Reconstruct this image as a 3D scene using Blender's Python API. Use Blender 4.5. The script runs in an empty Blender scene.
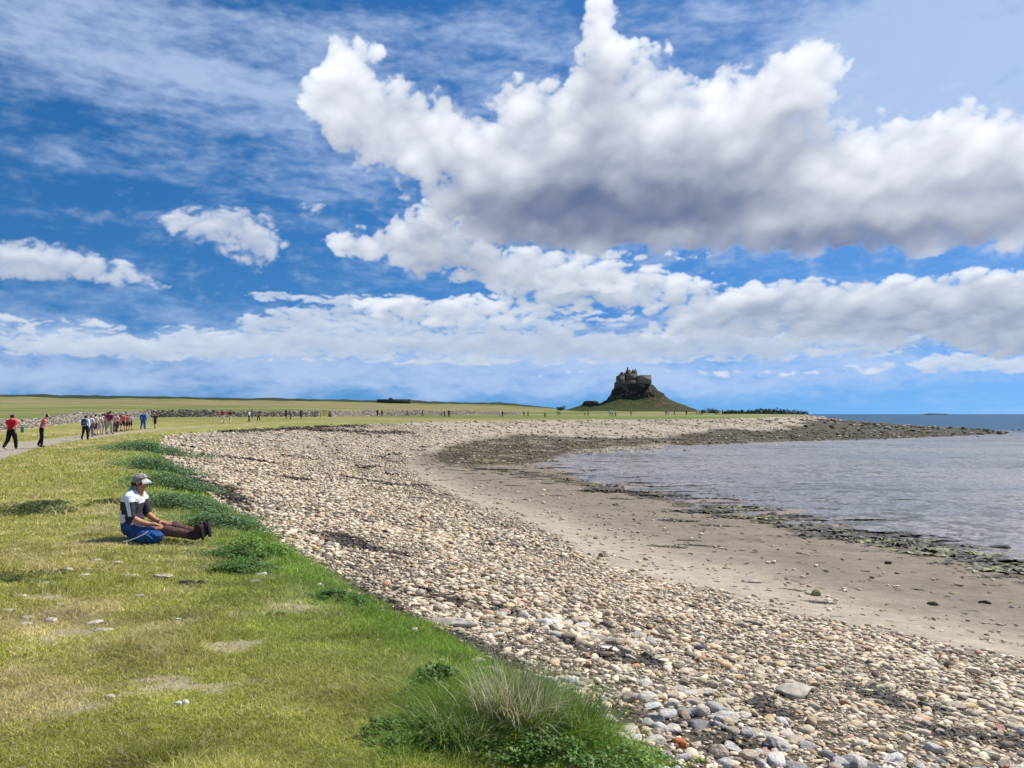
import bpy, bmesh, math, random
import numpy as np
from mathutils import Vector, Matrix

RS = np.random.RandomState(7)
random.seed(7)
scene = bpy.context.scene
COL = scene.collection
R = math.radians

# ------------------------------------------------------------------ camera
F = 770.0            # focal length in pixels of the 1024-wide picture
EYE = 1.72
PITCH = math.atan(30.0 / F)
HOR = 414.0
cam_d = bpy.data.cameras.new("camera")
cam = bpy.data.objects.new("camera", cam_d)
COL.objects.link(cam)
cam.location = (0, 0, EYE)
cam.rotation_euler = (math.pi / 2 + PITCH, 0, 0)
cam_d.sensor_width = 36.0
cam_d.lens = 36.0 * F / 1024.0
cam_d.clip_start = 0.05
cam_d.clip_end = 60000.0
scene.camera = cam

def ray(px, py):
    """unit direction seen at a picture position (world axes)"""
    a, b = (px - 512.0) / F, (384.0 - py) / F
    d = np.array([a, math.cos(PITCH) - b * math.sin(PITCH), math.sin(PITCH) + b * math.cos(PITCH)])
    return d / np.linalg.norm(d)

# ------------------------------------------------------------------ noise
_perm = RS.permutation(256)
_perm = np.concatenate([_perm, _perm, _perm])
_ga = RS.rand(256) * 2 * np.pi
_GX, _GY = np.cos(_ga), np.sin(_ga)

def perlin(x, y, seed=0):
    x = np.asarray(x, float) + seed * 17.37
    y = np.asarray(y, float) + seed * 5.91
    xi, yi = np.floor(x).astype(np.int64), np.floor(y).astype(np.int64)
    xf, yf = x - xi, y - yi
    u = xf * xf * xf * (xf * (xf * 6 - 15) + 10)
    v = yf * yf * yf * (yf * (yf * 6 - 15) + 10)
    def g(ix, iy, dx, dy):
        h = _perm[(_perm[(ix + seed) & 255] + iy) & 255]
        return _GX[h] * dx + _GY[h] * dy
    a = g(xi, yi, xf, yf); b = g(xi + 1, yi, xf - 1, yf)
    c = g(xi, yi + 1, xf, yf - 1); d = g(xi + 1, yi + 1, xf - 1, yf - 1)
    return (a + (b - a) * u + ((c + (d - c) * u) - (a + (b - a) * u)) * v) * 1.5

def fbm(x, y, octaves=5, seed=0, gain=0.5, lac=2.03, billow=False):
    s, a, f = 0.0, 1.0, 1.0
    t = 0.0
    for i in range(octaves):
        n = perlin(x * f, y * f, seed + i * 3)
        if billow:
            n = 2 * np.abs(n) - 0.5
        s = s + a * n
        t += a
        a *= gain
        f *= lac
    return s / t

def sstep(e0, e1, x):
    t = np.clip((x - e0) / (e1 - e0), 0, 1)
    return t * t * (3 - 2 * t)

def mixc(a, b, t):
    t = np.asarray(t)[..., None]
    return np.asarray(a) * (1 - t) + np.asarray(b) * t

# ------------------------------------------------------------------ land height table (picture row of the ground, by column and depth)
DEPTHS = np.array([0, 20, 40, 51, 67, 88, 115, 150, 220, 300, 450, 700, 900, 1300, 1700.])
COLS = np.array([-400, 0, 100, 200, 300, 400, 500, 545, 580, 1100.])
ROWS = [
    # 40, 51, 67, 88, 115, 150, 220, 300, 450, 700, 900, 1300, 1700
    [448, 440, 432, 422.5, 418.0, 414, 410, 406.0, 401.0, 395.5, 399, 393.6, 400],
    [448, 440, 432, 422.5, 418.0, 414, 410, 406.5, 402.0, 397.5, 400, 395.0, 400],
    [447, 439.5, 431.5, 423, 418.0, 414.5, 410, 407, 403, 398.5, 401, 396.0, 401],
    [447, 439.5, 431.5, 424, 417.5, 414.3, 410.5, 408, 404.5, 399.8, 402, 397.4, 402],
    [447, 439.5, 431.7, 424.5, 418.2, 414.8, 411.5, 409, 406, 401.2, 403, 399.2, 404],
    [447, 439.5, 432, 425.5, 420.5, 417.6, 414.4, 411.5, 408.5, 403.0, 404.5, 401.0, 405],
    [447, 439.5, 432, 426, 421.5, 418.5, 415.8, 413.5, 410.8, 405.2, 406, 403.4, 407],
    [447, 439.5, 432, 426, 421.5, 418.5, 415.8, 413.8, 412, 408.8, 409, 407.5, 410],
    [447, 439.5, 432, 426, 421.5, 418.5, 415.8, 414.3, 413, 412.2, 411.8, 411.5, 412.5],
    [447, 439.5, 432, 426, 421.5, 418.5, 416.2, 415.0, 414, 413.4, 413.2, 413.5, 413.6],
]
ZT = np.zeros((len(COLS), len(DEPTHS)))
for i, row in enumerate(ROWS):
    ZT[i, 2:] = EYE - (np.array(row) - HOR) / F * DEPTHS[2:]
    ZT[i, :2] = 0.0

def landz(x, y):
    x, y = np.asarray(x, float), np.asarray(y, float)
    yy = np.maximum(y, 0.5)
    px = np.where(y > 0.5, 512 + F * x / yy, np.where(x < 0, -400, 1100))
    px = np.clip(px, COLS[0], COLS[-1])
    d = np.clip(y, 0, DEPTHS[-1])
    ci = np.clip(np.searchsorted(COLS, px, side='right') - 1, 0, len(COLS) - 2)
    di = np.clip(np.searchsorted(DEPTHS, d, side='right') - 1, 0, len(DEPTHS) - 2)
    cf = (px - COLS[ci]) / (COLS[ci + 1] - COLS[ci])
    df = (d - DEPTHS[di]) / (DEPTHS[di + 1] - DEPTHS[di])
    a = ZT[ci, di] * (1 - df) + ZT[ci, di + 1] * df
    b = ZT[ci + 1, di] * (1 - df) + ZT[ci + 1, di + 1] * df
    z = a * (1 - cf) + b * cf
    near = np.exp(-d / 60.0)
    z = z + fbm(x / 3.0, y / 3.0, 3, 5) * 0.07 * near + fbm(x / 0.7, y / 0.7, 3, 9) * 0.025 * near
    z = z + fbm(x / 60.0, y / 60.0, 3, 11) * 0.0035 * np.maximum(d - 120, 0)
    return z

def march(px, py, zf):
    d = ray(px, py)
    k = 1.0 / d[1]
    ts = np.exp(np.linspace(math.log(1.5), math.log(3000), 1400))
    X, Y, Zr = d[0] * k * ts, ts, EYE + d[2] * k * ts
    below = Zr <= zf(X, Y)
    if not below.any():
        i = len(ts) - 1
    else:
        i = int(np.argmax(below))
    return float(X[i]), float(Y[i])

WATER = -2.6
# grass edge, traced along the bank
A_PX = [(655, 768), (600, 728), (545, 698), (470, 655), (425, 634), (340, 590), (270, 537), (215, 502), (178, 474), (160, 452),
        (163, 438.5), (190, 434), (230, 431), (290, 427.5), (350, 425), (450, 421.8), (550, 420.6), (640, 420.0), (700, 419.4), (750, 418.2), (785, 416.9)]
edgeA = [march(a, b, lambda x, y: landz(x, y) - 0.28) for a, b in A_PX]
A_near = [(6.0, -60.0), (3.2, -8.0), (2.0, 0.0), (1.35, 2.6)]
A_far = [(edgeA[-1][0] + 30, edgeA[-1][1] + 60), (200, 600), (330, 1250), (300, 2500), (-3000, 2500), (-3000, -60)]
polyA = np.array(A_near + edgeA + A_far)
lineA = np.array([(9.0, -120.0)] + A_near + edgeA + A_far[:4])
C_PX = [(1024, 573), (960, 560), (900, 548), (820, 532), (750, 516), (690, 503), (650, 494), (600, 483), (565, 473), (535, 466), (545, 459), (590, 452.5),
        (660, 447), (740, 443.5), (850, 440.5), (940, 437), (1000, 434.2), (1012, 432.2), (985, 430.0), (940, 427), (895, 423.8), (860, 421.2), (838, 419.2), (822, 417.6), (812, 416.6)]
edgeC = [march(a, b, lambda x, y: 0 * x + WATER) for a, b in C_PX]
C_near = [(60.0, -120.0), (30.0, -10.0), (20.0, 13.0)]
C_far = [(380, 1600), (420, 2600), (-3100, 2600), (-3100, -120)]
polyC = np.array(C_near + edgeC + C_far)
lineC = np.array(C_near + edgeC + C_far[:2])

def smooth_poly(p, n0, n1):
    return p

def seg_dist(x, y, line):
    best = np.full(x.shape, 1e18)
    for (x0, y0), (x1, y1) in zip(line[:-1], line[1:]):
        dx, dy = x1 - x0, y1 - y0
        L = dx * dx + dy * dy + 1e-12
        t = np.clip(((x - x0) * dx + (y - y0) * dy) / L, 0, 1)
        best = np.minimum(best, (x - x0 - t * dx) ** 2 + (y - y0 - t * dy) ** 2)
    return np.sqrt(best)

def inside(x, y, poly):
    c = np.zeros(x.shape, bool)
    n = len(poly)
    for i in range(n):
        x0, y0 = poly[i]; x1, y1 = poly[(i + 1) % n]
        if y0 == y1:
            continue
        cond = ((y0 > y) != (y1 > y)) & (x < (x1 - x0) * (y - y0) / (y1 - y0) + x0)
        c ^= cond
    return c

def fields(x, y):
    """sdA: + on the grass side; sdC: + on the land side of the water line"""
    x, y = np.asarray(x, float), np.asarray(y, float)
    r = np.hypot(x, y)
    wob = np.clip(r * 0.012, 0.06, 1.2)
    xw = x + fbm(x / (wob * 9), y / (wob * 9), 3, 21) * wob * 1.5
    yw = y + fbm(x / (wob * 9), y / (wob * 9), 3, 31) * wob * 1.5
    dA = seg_dist(xw, yw, lineA); iA = inside(xw, yw, polyA)
    dC = seg_dist(xw, yw, lineC); iC = inside(xw, yw, polyC)
    return np.where(iA, dA, -dA), np.where(iC, dC, -dC)

T_K = np.array([0, .06, .2, .42, .6, .8, 1.0])
T_V = np.array([0, .08, .32, .70, .86, .94, 1.0])

def height(x, y, sd=None):
    x, y = np.asarray(x, float), np.asarray(y, float)
    sdA, sdC = fields(x, y) if sd is None else sd
    lz = landz(x, y)
    zin = lz - 0.28 * np.exp(-np.maximum(sdA, 0) / 0.9)
    dA = np.maximum(-sdA, 0); dC = np.maximum(sdC, 0)
    t = dA / (dA + dC + 1e-6)
    r = np.hypot(x, y)
    top = lz - 0.28
    zb = top + (WATER - top) * np.interp(t, T_K, T_V)
    amp = np.clip(r * 0.0011, 0.02, 0.14)
    zb = zb + fbm(x / 2.2, y / 2.2, 4, 41) * amp * (0.4 + 0.9 * t)
    far = sstep(60, 120, r) * sstep(.45, .8, t)
    zb = zb + far * np.maximum(fbm(x / 9.0, y / 7.0, 4, 47), -0.2) * 0.55 * np.clip(dC / 6, 0, 1)
    bed = WATER - 0.02 - np.minimum(np.maximum(-sdC, 0) * 0.02, 1.6) + np.maximum(fbm(x / 3.5, y / 1.8, 4, 43), -.1) * np.clip(0.26 - np.maximum(-sdC, 0) * 0.004, 0.0, 0.26)
    z = np.where(sdA > 0, zin, np.where(sdC > 0, zb, bed))
    return z

def ground_z(x, y):
    return float(height(np.array([x]), np.array([y]))[0])

def at(px, py):
    x, y = march(px, py, lambda a, b: height(a, b))
    return x, y, ground_z(x, y)

# ------------------------------------------------------------------ helpers: meshes, materials, tags
def mesh_np(name, verts, faces, smooth=False):
    """faces: int array (n,3) or (n,4)"""
    verts = np.ascontiguousarray(verts, np.float32); faces = np.ascontiguousarray(faces, np.int32)
    me = bpy.data.meshes.new(name)
    me.vertices.add(len(verts)); me.vertices.foreach_set("co", verts.ravel())
    n, k = faces.shape
    me.loops.add(n * k); me.loops.foreach_set("vertex_index", faces.ravel())
    me.polygons.add(n); me.polygons.foreach_set("loop_start", np.arange(0, n * k, k, dtype=np.int32))
    if smooth:
        me.polygons.foreach_set("use_smooth", np.ones(n, bool))
    me.update(calc_edges=True)
    return me

def vcol(me, cols, name="col"):
    a = me.attributes.new(name, 'FLOAT_COLOR', 'POINT')
    c = np.ones((len(me.vertices), 4), np.float32); c[:, :cols.shape[1]] = cols
    a.data.foreach_set("color", c.ravel())

def tag(o, label=None, cat=None, group=None, kind=None):
    if label: o["label"] = label
    if cat: o["category"] = cat
    if group: o["group"] = group
    if kind: o["kind"] = kind
    return o

def link(name, me, mat=None, parent=None, loc=None):
    o = bpy.data.objects.new(name, me)
    COL.objects.link(o)
    if mat is not None:
        for m in (mat if isinstance(mat, (list, tuple)) else [mat]):
            me.materials.append(m)
    if parent is not None: o.parent = parent
    if loc is not None: o.location = loc
    return o

def empty(name, loc, rz=0.0):
    o = bpy.data.objects.new(name, None); COL.objects.link(o)
    o.location = loc; o.rotation_euler = (0, 0, rz); o.empty_display_size = 0.2
    return o

def new_mat(name):
    m = bpy.data.materials.new(name); m.use_nodes = True
    nt = m.node_tree
    for n in list(nt.nodes):
        if n.type not in ('BSDF_PRINCIPLED', 'OUTPUT_MATERIAL'): nt.nodes.remove(n)
    b = [n for n in nt.nodes if n.type == 'BSDF_PRINCIPLED'][0]
    return m, nt, b

def N(nt, typ, **kw):
    n = nt.nodes.new(typ)
    for k, v in kw.items(): setattr(n, k, v)
    return n

def noise_node(nt, scale, detail=4, rough=0.55, coord='Object'):
    tc = N(nt, 'ShaderNodeTexCoord')
    n = N(nt, 'ShaderNodeTexNoise'); n.inputs['Scale'].default_value = scale
    n.inputs['Detail'].default_value = detail; n.inputs['Roughness'].default_value = rough
    nt.links.new(tc.outputs[coord], n.inputs['Vector'])
    return n

def plain_mat(name, col, rough=0.8, var=0.25, scale=30.0, bump=0.2, bdist=0.01, spec=0.3, trans=0.0):
    m, nt, b = new_mat(name)
    n = noise_node(nt, scale, 5)
    mr = N(nt, 'ShaderNodeMapRange'); mr.inputs['To Min'].default_value = 1 - var; mr.inputs['To Max'].default_value = 1 + var
    mr.inputs['From Min'].default_value = 0.3; mr.inputs['From Max'].default_value = 0.7
    nt.links.new(n.outputs['Fac'], mr.inputs['Value'])
    mx = N(nt, 'ShaderNodeVectorMath', operation='SCALE'); mx.inputs[0].default_value = col
    nt.links.new(mr.outputs[0], mx.inputs['Scale']); nt.links.new(mx.outputs[0], b.inputs['Base Color'])
    b.inputs['Roughness'].default_value = rough; b.inputs['Specular IOR Level'].default_value = spec
    if bump:
        bp = N(nt, 'ShaderNodeBump'); bp.inputs['Strength'].default_value = bump; bp.inputs['Distance'].default_value = bdist
        nt.links.new(n.outputs['Fac'], bp.inputs['Height']); nt.links.new(bp.outputs[0], b.inputs['Normal'])
    return m

def attr_mat(name, rough=0.85, scale=25.0, var=0.3, bump=0.4, bdist=0.02, spec=0.25, scale2=None, trans=0.0):
    """base colour comes from the mesh's own colours, broken up by fine noise"""
    m, nt, b = new_mat(name)
    at_ = N(nt, 'ShaderNodeAttribute', attribute_name="col")
    n = noise_node(nt, scale, 6, 0.65)
    mr = N(nt, 'ShaderNodeMapRange'); mr.inputs['To Min'].default_value = 1 - var; mr.inputs['To Max'].default_value = 1 + var
    mr.inputs['From Min'].default_value = 0.3; mr.inputs['From Max'].default_value = 0.7
    nt.links.new(n.outputs['Fac'], mr.inputs['Value'])
    mx = N(nt, 'ShaderNodeVectorMath', operation='SCALE')
    nt.links.new(at_.outputs['Color'], mx.inputs[0]); nt.links.new(mr.outputs[0], mx.inputs['Scale'])
    nt.links.new(mx.outputs[0], b.inputs['Base Color'])
    b.inputs['Roughness'].default_value = rough; b.inputs['Specular IOR Level'].default_value = spec
    if bump:
        bp = N(nt, 'ShaderNodeBump'); bp.inputs['Strength'].default_value = bump; bp.inputs['Distance'].default_value = bdist
        nt.links.new(n.outputs['Fac'], bp.inputs['Height']); nt.links.new(bp.outputs[0], b.inputs['Normal'])
    if trans > 0:
        tr = N(nt, 'ShaderNodeBsdfTranslucent'); nt.links.new(mx.outputs[0], tr.inputs['Color'])
        ms = N(nt, 'ShaderNodeMixShader'); ms.inputs[0].default_value = trans
        out = [q for q in nt.nodes if q.type == 'OUTPUT_MATERIAL'][0]
        nt.links.new(b.outputs[0], ms.inputs[1]); nt.links.new(tr.outputs[0], ms.inputs[2]); nt.links.new(ms.outputs[0], out.inputs['Surface'])
    return m
# ------------------------------------------------------------------ light and sky
SUN_AZ = R(62.0)      # to the right of the view, slightly ahead
SUN_EL = R(50.0)
EXPOSURE = 0.28
scene.view_settings.view_transform = 'Standard'
scene.view_settings.look = 'None'
scene.view_settings.exposure = EXPOSURE
scene.view_settings.gamma = 1.0
scene.view_settings.use_curve_mapping = False
sl = bpy.data.lights.new("sun", 'SUN'); so = bpy.data.objects.new("sun", sl); COL.objects.link(so)
sl.energy = 4.7; sl.angle = R(0.53); sl.color = (1.0, 0.955, 0.89)
sv = Vector((math.sin(SUN_AZ) * math.cos(SUN_EL), math.cos(SUN_AZ) * math.cos(SUN_EL), math.sin(SUN_EL)))
so.rotation_euler = sv.to_track_quat('Z', 'Y').to_euler()
so.location = sv * 100

def make_clouds():
    """cloud cover of the sky by direction (azimuth, elevation), from noise and placed cloud masses"""
    W, H, SPAN, TOP = 1350, 750, 90.0, 50.0
    az = (np.arange(W) + .5) / W * SPAN - SPAN / 2
    el = (np.arange(H) + .5) / H * TOP
    AZ, EL = np.meshgrid(az, el)
    def ang(px, py):
        d = ray(px, py)
        return math.degrees(math.atan2(d[0], d[1])), math.degrees(math.asin(d[2]))
    PPD = 13.4
    fy = np.fft.fftfreq(H)[:, None]; fx = np.fft.rfftfreq(W)[None, :]
    def blur(a, sx, sy=None):
        sy = sx if sy is None else sy
        k = np.exp(-2 * np.pi ** 2 * ((fx * sx) ** 2 + (fy * sy) ** 2))
        return np.fft.irfft2(np.fft.rfft2(a) * k, s=a.shape)
    wx = fbm(AZ / 5.0, EL / 4.0, 4, 61); wy = fbm(AZ / 5.0, EL / 4.0, 4, 67)
    fine1 = fbm(AZ / 1.5, EL / 1.2, 4, 63); fine2 = fbm(AZ / 1.5, EL / 1.2, 4, 65)
    def blobs(lst, U, V):
        S = np.zeros_like(AZ)
        for px, py, rx, ry, a in lst:
            ca, ce = ang(px, py)
            q = ((U - ca) / (rx / PPD)) ** 2 + ((V - ce) / (ry / PPD)) ** 2
            S = S + a * np.exp(-q * 1.15) * (1 - np.clip(S, 0, 1) * 0.6)
        return S
    def lightfield(T, dist, k, soft):
        """how much cloud lies above each point, towards the sun"""
        Tb = blur(T, soft)
        tau = np.zeros_like(T); n = 14
        for i in range(1, n + 1):
            d = dist * i / n
            dy = int(round(d)); dx = int(round(d * 0.22))
            sh = np.zeros_like(T)
            sh[:H - dy, :] = Tb[dy:, :]
            if dx: sh[:, :-dx] = sh[:, dx:]
            tau += sh
        return np.exp(-k * np.clip(tau, 0, None) / n)
    def over(rgb, A, c, a):
        an = a + A * (1 - a)
        out = (c * a[..., None] + rgb * (A * (1 - a))[..., None]) / np.maximum(an, 1e-5)[..., None]
        return out, an
    def layer(rgb, A, lst, sx, sy, seed, amp, thr, soft, dist, k, lo, hi, warp=1.0, bw=0.5, relief=0.35, opac=1.0, oct=7, fw=.25, dark=None):
        U2, V2 = AZ + wx * 2.2 * warp + fine1 * fw, EL + wy * 1.7 * warp + fine2 * fw
        S = np.minimum(blobs(lst, U2, V2), 1.5)
        nz = fbm(AZ / sx, EL / sy, oct, seed, 0.55) * (1 - bw)
        bl = fbm((AZ + fine1 * .3) / sx * 1.6, (EL + fine2 * .3) / sy * 1.6, oct, seed + 40, 0.52, billow=True)
        nz = nz + bl * bw
        fld = S + nz * amp - thr - .6 * (1 - sstep(.12, .45, S))
        T = np.clip(fld, 0, 1.3)
        a = 1 - np.exp(-T / soft * 1.7)
        a = np.clip(a * sstep(0, soft * .7, fld), 0, 1) * opac
        g = blur(nz, 1.0); g = np.roll(g, -2, axis=0) - g + (np.roll(g, 2, axis=1) - g) * .4
        big = blur(nz, 3.5); G = np.roll(big, -6, axis=0) - big + (np.roll(big, 4, axis=1) - big) * .4
        huge = blur(nz, 9.0)
        hg = np.roll(huge, -14, axis=0) - huge + (np.roll(huge, 10, axis=1) - huge) * .5
        rel = (-g * .8 - G * 1.1 - hg * 1.2) * relief + (blur(bl, 2) - .1) * relief * .35 + (huge - huge.mean()) * relief * 2.0
        L = lightfield(T, dist, k, max(2.0, dist * .16))
        if dark is not None:
            L = L * (1 - np.clip(blobs(dark, U2, V2), 0, 1) * .8)
        L = np.clip(L + rel * (.22 + .78 * L), 0, 1.12)
        edge = np.exp(-T / .12) * .25          # thin edges let the light through
        L = np.clip(L + edge, 0, 1.12)
        return over(rgb, A, mixc(lo, hi, L), a)
    # --- thin high cloud
    hx, hy = AZ / 8.0 + EL * 0.05, EL / 2.2
    c1 = fbm(hx + wx * .25, hy + wy * .25, 7, 71, 0.6) + .35 * fbm(AZ / 1.3 + fine1 * .2, EL / .42, 4, 73, .6)
    c1m = blobs([(170, 62, 330, 50, .85), (75, 5, 40, 30, .6), (300, 190, 150, 40, .38), (960, 70, 150, 110, 1.3), (760, 60, 260, 60, .45), (470, 25, 200, 30, .35), (50, 315, 200, 30, .3), (50, 158, 90, 10, .5), (880, 100, 140, 60, .5), (270, 105, 120, 30, .35),
                 (300, 345, 400, 26, .6), (700, 365, 400, 20, .6), (150, 378, 500, 14, .5), (430, 320, 200, 50, .3), (512, 385, 900, 18, .5), (200, 350, 400, 24, .35)], AZ + wx, EL + wy)
    a = np.clip(sstep(0.0, 1.15, c1 * .85 + c1m), 0, 1) * 0.68
    rgb = np.ones(AZ.shape + (3,)) * np.array([.47, .58, .77]); A = a
    white = np.array([.665, .705, .78])
    # --- rows of small cloud low over the horizon
    rgb, A = layer(rgb, A, [(40, 345, 210, 12, .75), (215, 350, 150, 8, .45), (330, 318, 110, 12, .7), (300, 340, 210, 11, .6), (480, 345, 230, 14, .7), (400, 303, 70, 11, .75), (520, 318, 150, 18, .7),
                            (640, 345, 200, 14, .65), (800, 345, 260, 15, .65), (1000, 362, 80, 7, .95), (900, 372, 260, 5, .4), (280, 297, 60, 6, .7), (600, 372, 260, 5, .35), (30, 318, 110, 9, .5), (270, 324, 30, 5, .8), (450, 362, 200, 4, .4)],
                   2.6, .85, 101, 1.15, .42, .28, 14, 1.6, np.array([.30, .375, .51]), np.array([.60, .66, .745]), warp=.3, relief=.45, fw=.3, opac=.85)
    rgb, A = layer(rgb, A, [(20, 262, 95, 20, .95), (70, 272, 90, 9, .6), (5, 250, 60, 10, .6), (225, 228, 62, 19, 1.0), (262, 250, 26, 22, .75), (180, 224, 44, 9, .6), (312, 210, 18, 11, .75), (150, 286, 18, 4, .7)],
                   2.6, 1.6, 131, 1.15, .44, .55, 24, 1.5, np.array([.33, .38, .49]), white, warp=.45, relief=.5, opac=.92)
    rgb, A = layer(rgb, A, [(560, 290, 100, 22, .8), (620, 282, 80, 20, .8), (400, 305, 80, 12, .8), (760, 300, 90, 20, .95), (870, 305, 120, 24, .95), (990, 300, 110, 26, 1.0), (1060, 320, 140, 36, 1.0), (700, 320, 60, 14, .7), (850, 330, 240, 10, .6), (470, 318, 120, 12, .6)],
                   3.2, 1.7, 161, 1.15, .44, .24, 30, 1.9, np.array([.22, .28, .40]), white, warp=.45, relief=.62)
    # soft grey-blue banks low down, behind the rows
    rgb, A = layer(rgb, A, [(560, 330, 260, 20, .8), (850, 345, 260, 16, .8), (150, 340, 260, 14, .6), (620, 300, 160, 24, .6), (950, 310, 160, 30, .6)],
                   4.5, 1.3, 181, 1.3, .40, .9, 20, 1.4, np.array([.25, .33, .48]), np.array([.50, .57, .68]), warp=.3, relief=.35, opac=.7)
    # --- the big cumulus
    rgb, A = layer(rgb, A, [(345, 85, 44, 40, .8), (400, 140, 90, 60, .8), (560, 130, 90, 95, .9), (605, 40, 36, 60, .7), (700, 140, 140, 80, .8), (800, 90, 66, 60, .7), (900, 170, 160, 70, .9), (1040, 170, 100, 80, .8), (650, 250, 260, 26, .6), (450, 250, 120, 44, .7)],
                   4.0, 2.6, 191, 1.9, .62, 1.3, 30, 1.2, np.array([.32, .385, .50]), np.array([.60, .65, .74]), warp=1.1, relief=.3, opac=.6, fw=.8)
    rgb, A = layer(rgb, A, [(430, 240, 76, 24, .95), (362, 243, 36, 10, .75), (500, 272, 80, 18, .85), (470, 215, 60, 22, .7), (600, 258, 160, 10, .6), (600, 285, 80, 16, .7)],
                   3.6, 2.4, 201, 1.1, .42, .26, 46, 2.2, np.array([.18, .22, .325]), white, warp=.6, relief=.6)
    rgb, A = layer(rgb, A, [(345, 74, 38, 30, 1.0), (385, 118, 76, 42, 1.1), (430, 118, 50, 26, .9), (318, 100, 26, 20, .8), (440, 150, 70, 36, 1.1), (500, 185, 70, 40, 1.0), (555, 170, 70, 62, 1.3), (600, 115, 55, 60, 1.2), (530, 115, 34, 32, .9), (600, 40, 20, 44, .95), (606, 0, 20, 24, .8),
                            (680, 130, 80, 46, 1.15), (770, 92, 46, 34, 1.0), (810, 72, 40, 32, 1.05), (740, 140, 90, 50, 1.1), (680, 200, 150, 46, 1.3), (560, 222, 110, 26, 1.1), (800, 190, 110, 46, 1.15), (900, 165, 90, 42, 1.05), (985, 150, 70, 32, .95), (1050, 175, 100, 50, 1.1),
                            (860, 228, 180, 18, .8), (1040, 220, 80, 26, .8), (655, 80, 40, 22, .6)],
                   5.5, 4.2, 231, 1.3, .50, .33, 95, .98, np.array([.105, .14, .25]), np.array([.76, .785, .845]), warp=.8, relief=.40, fw=.5,
                   dark=[(575, 216, 105, 30, 1.1), (670, 205, 80, 26, .75), (560, 200, 60, 24, .5), (480, 205, 50, 20, .35), (840, 240, 120, 14, .9), (640, 165, 60, 18, .35), (740, 200, 70, 20, .45), (1040, 200, 50, 16, .4), (880, 205, 90, 12, .3)])
    # wisps torn off the edges
    w = fbm(AZ / 2.2, EL / 1.2, 7, 291, .62)
    wm = blobs([(400, 190, 100, 30, .5), (870, 110, 100, 40, .5), (200, 225, 130, 22, .4), (640, 262, 300, 24, .6), (110, 275, 150, 20, .4)], AZ, EL)
    a = sstep(.25, .95, w + wm * .9) * .35
    rgb, A = over(rgb, A, np.ones(AZ.shape + (3,)) * np.array([.52, .58, .68]), a * (1 - A * .8))
    px = np.ones((H, W, 4), np.float32); px[..., :3] = rgb; px[..., 3] = np.clip(A, 0, 1)
    return px

def build_world():
    w = bpy.data.worlds.new("World"); scene.world = w; w.use_nodes = True
    nt = w.node_tree
    for n in list(nt.nodes): nt.nodes.remove(n)
    out = N(nt, 'ShaderNodeOutputWorld'); bg = N(nt, 'ShaderNodeBackground')
    sky = N(nt, 'ShaderNodeTexSky', sky_type='NISHITA')
    sky.sun_disc = False; sky.sun_elevation = SUN_EL; sky.sun_rotation = SUN_AZ
    sky.altitude = 0; sky.air_density = 1.0; sky.dust_density = 0.35; sky.ozone_density = 3.0
    st = N(nt, 'ShaderNodeTexCoord'); sm = N(nt, 'ShaderNodeVectorMath', operation='MULTIPLY_ADD')
    sm.inputs[1].default_value = (1, 1, 1.0); sm.inputs[2].default_value = (0, 0, SKY_LIFT)
    nt.links.new(st.outputs['Generated'], sm.inputs[0])
    nt.links.new(sm.outputs[0], sky.inputs[0])
    px = make_clouds()
    H, W = px.shape[:2]
    img = bpy.data.images.new("cloud_cover", W, H, alpha=True, float_buffer=True)
    img.alpha_mode = 'CHANNEL_PACKED'
    img.pixels.foreach_set(px.ravel()); img.update(); img.pack()
    tc = N(nt, 'ShaderNodeTexCoord'); nrm = N(nt, 'ShaderNodeVectorMath', operation='NORMALIZE')
    nt.links.new(tc.outputs['Generated'], nrm.inputs[0])
    sp = N(nt, 'ShaderNodeSeparateXYZ'); nt.links.new(nrm.outputs[0], sp.inputs[0])
    a = N(nt, 'ShaderNodeMath', operation='ARCTAN2'); nt.links.new(sp.outputs[0], a.inputs[0]); nt.links.new(sp.outputs[1], a.inputs[1])
    e = N(nt, 'ShaderNodeMath', operation='ARCSINE'); nt.links.new(sp.outputs[2], e.inputs[0])
    ua = N(nt, 'ShaderNodeMath', operation='MULTIPLY_ADD'); ua.inputs[1].default_value = 1 / R(90); ua.inputs[2].default_value = .5
    ue = N(nt, 'ShaderNodeMath', operation='MULTIPLY'); ue.inputs[1].default_value = 1 / R(50)
    nt.links.new(a.outputs[0], ua.inputs[0]); nt.links.new(e.outputs[0], ue.inputs[0])
    cb = N(nt, 'ShaderNodeCombineXYZ'); nt.links.new(ua.outputs[0], cb.inputs[0]); nt.links.new(ue.outputs[0], cb.inputs[1])
    it = N(nt, 'ShaderNodeTexImage'); it.image = img; it.extension = 'MIRROR'; it.interpolation = 'Cubic'
    nt.links.new(cb.outputs[0], it.inputs[0])
    STR = 0.1
    hs = N(nt, 'ShaderNodeHueSaturation'); hs.inputs['Saturation'].default_value = SKY_SAT; hs.inputs['Value'].default_value = SKY_VAL
    hs.inputs['Hue'].default_value = SKY_HUE
    nt.links.new(sky.outputs[0], hs.inputs['Color'])
    sc = N(nt, 'ShaderNodeVectorMath', operation='SCALE'); sc.inputs['Scale'].default_value = 1 / STR
    nt.links.new(it.outputs['Color'], sc.inputs[0])
    mx = N(nt, 'ShaderNodeMix', data_type='RGBA')
    nt.links.new(it.outputs['Alpha'], mx.inputs['Factor'])
    nt.links.new(hs.outputs[0], mx.inputs[6]); nt.links.new(sc.outputs[0], mx.inputs[7])
    nt.links.new(mx.outputs[2], bg.inputs['Color']); bg.inputs['Strength'].default_value = STR
    nt.links.new(bg.outputs[0], out.inputs['Surface'])
SKY_SAT, SKY_VAL, SKY_HUE, SKY_LIFT = 1.36, 1.03, 0.502, 0.22
build_world()
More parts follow.
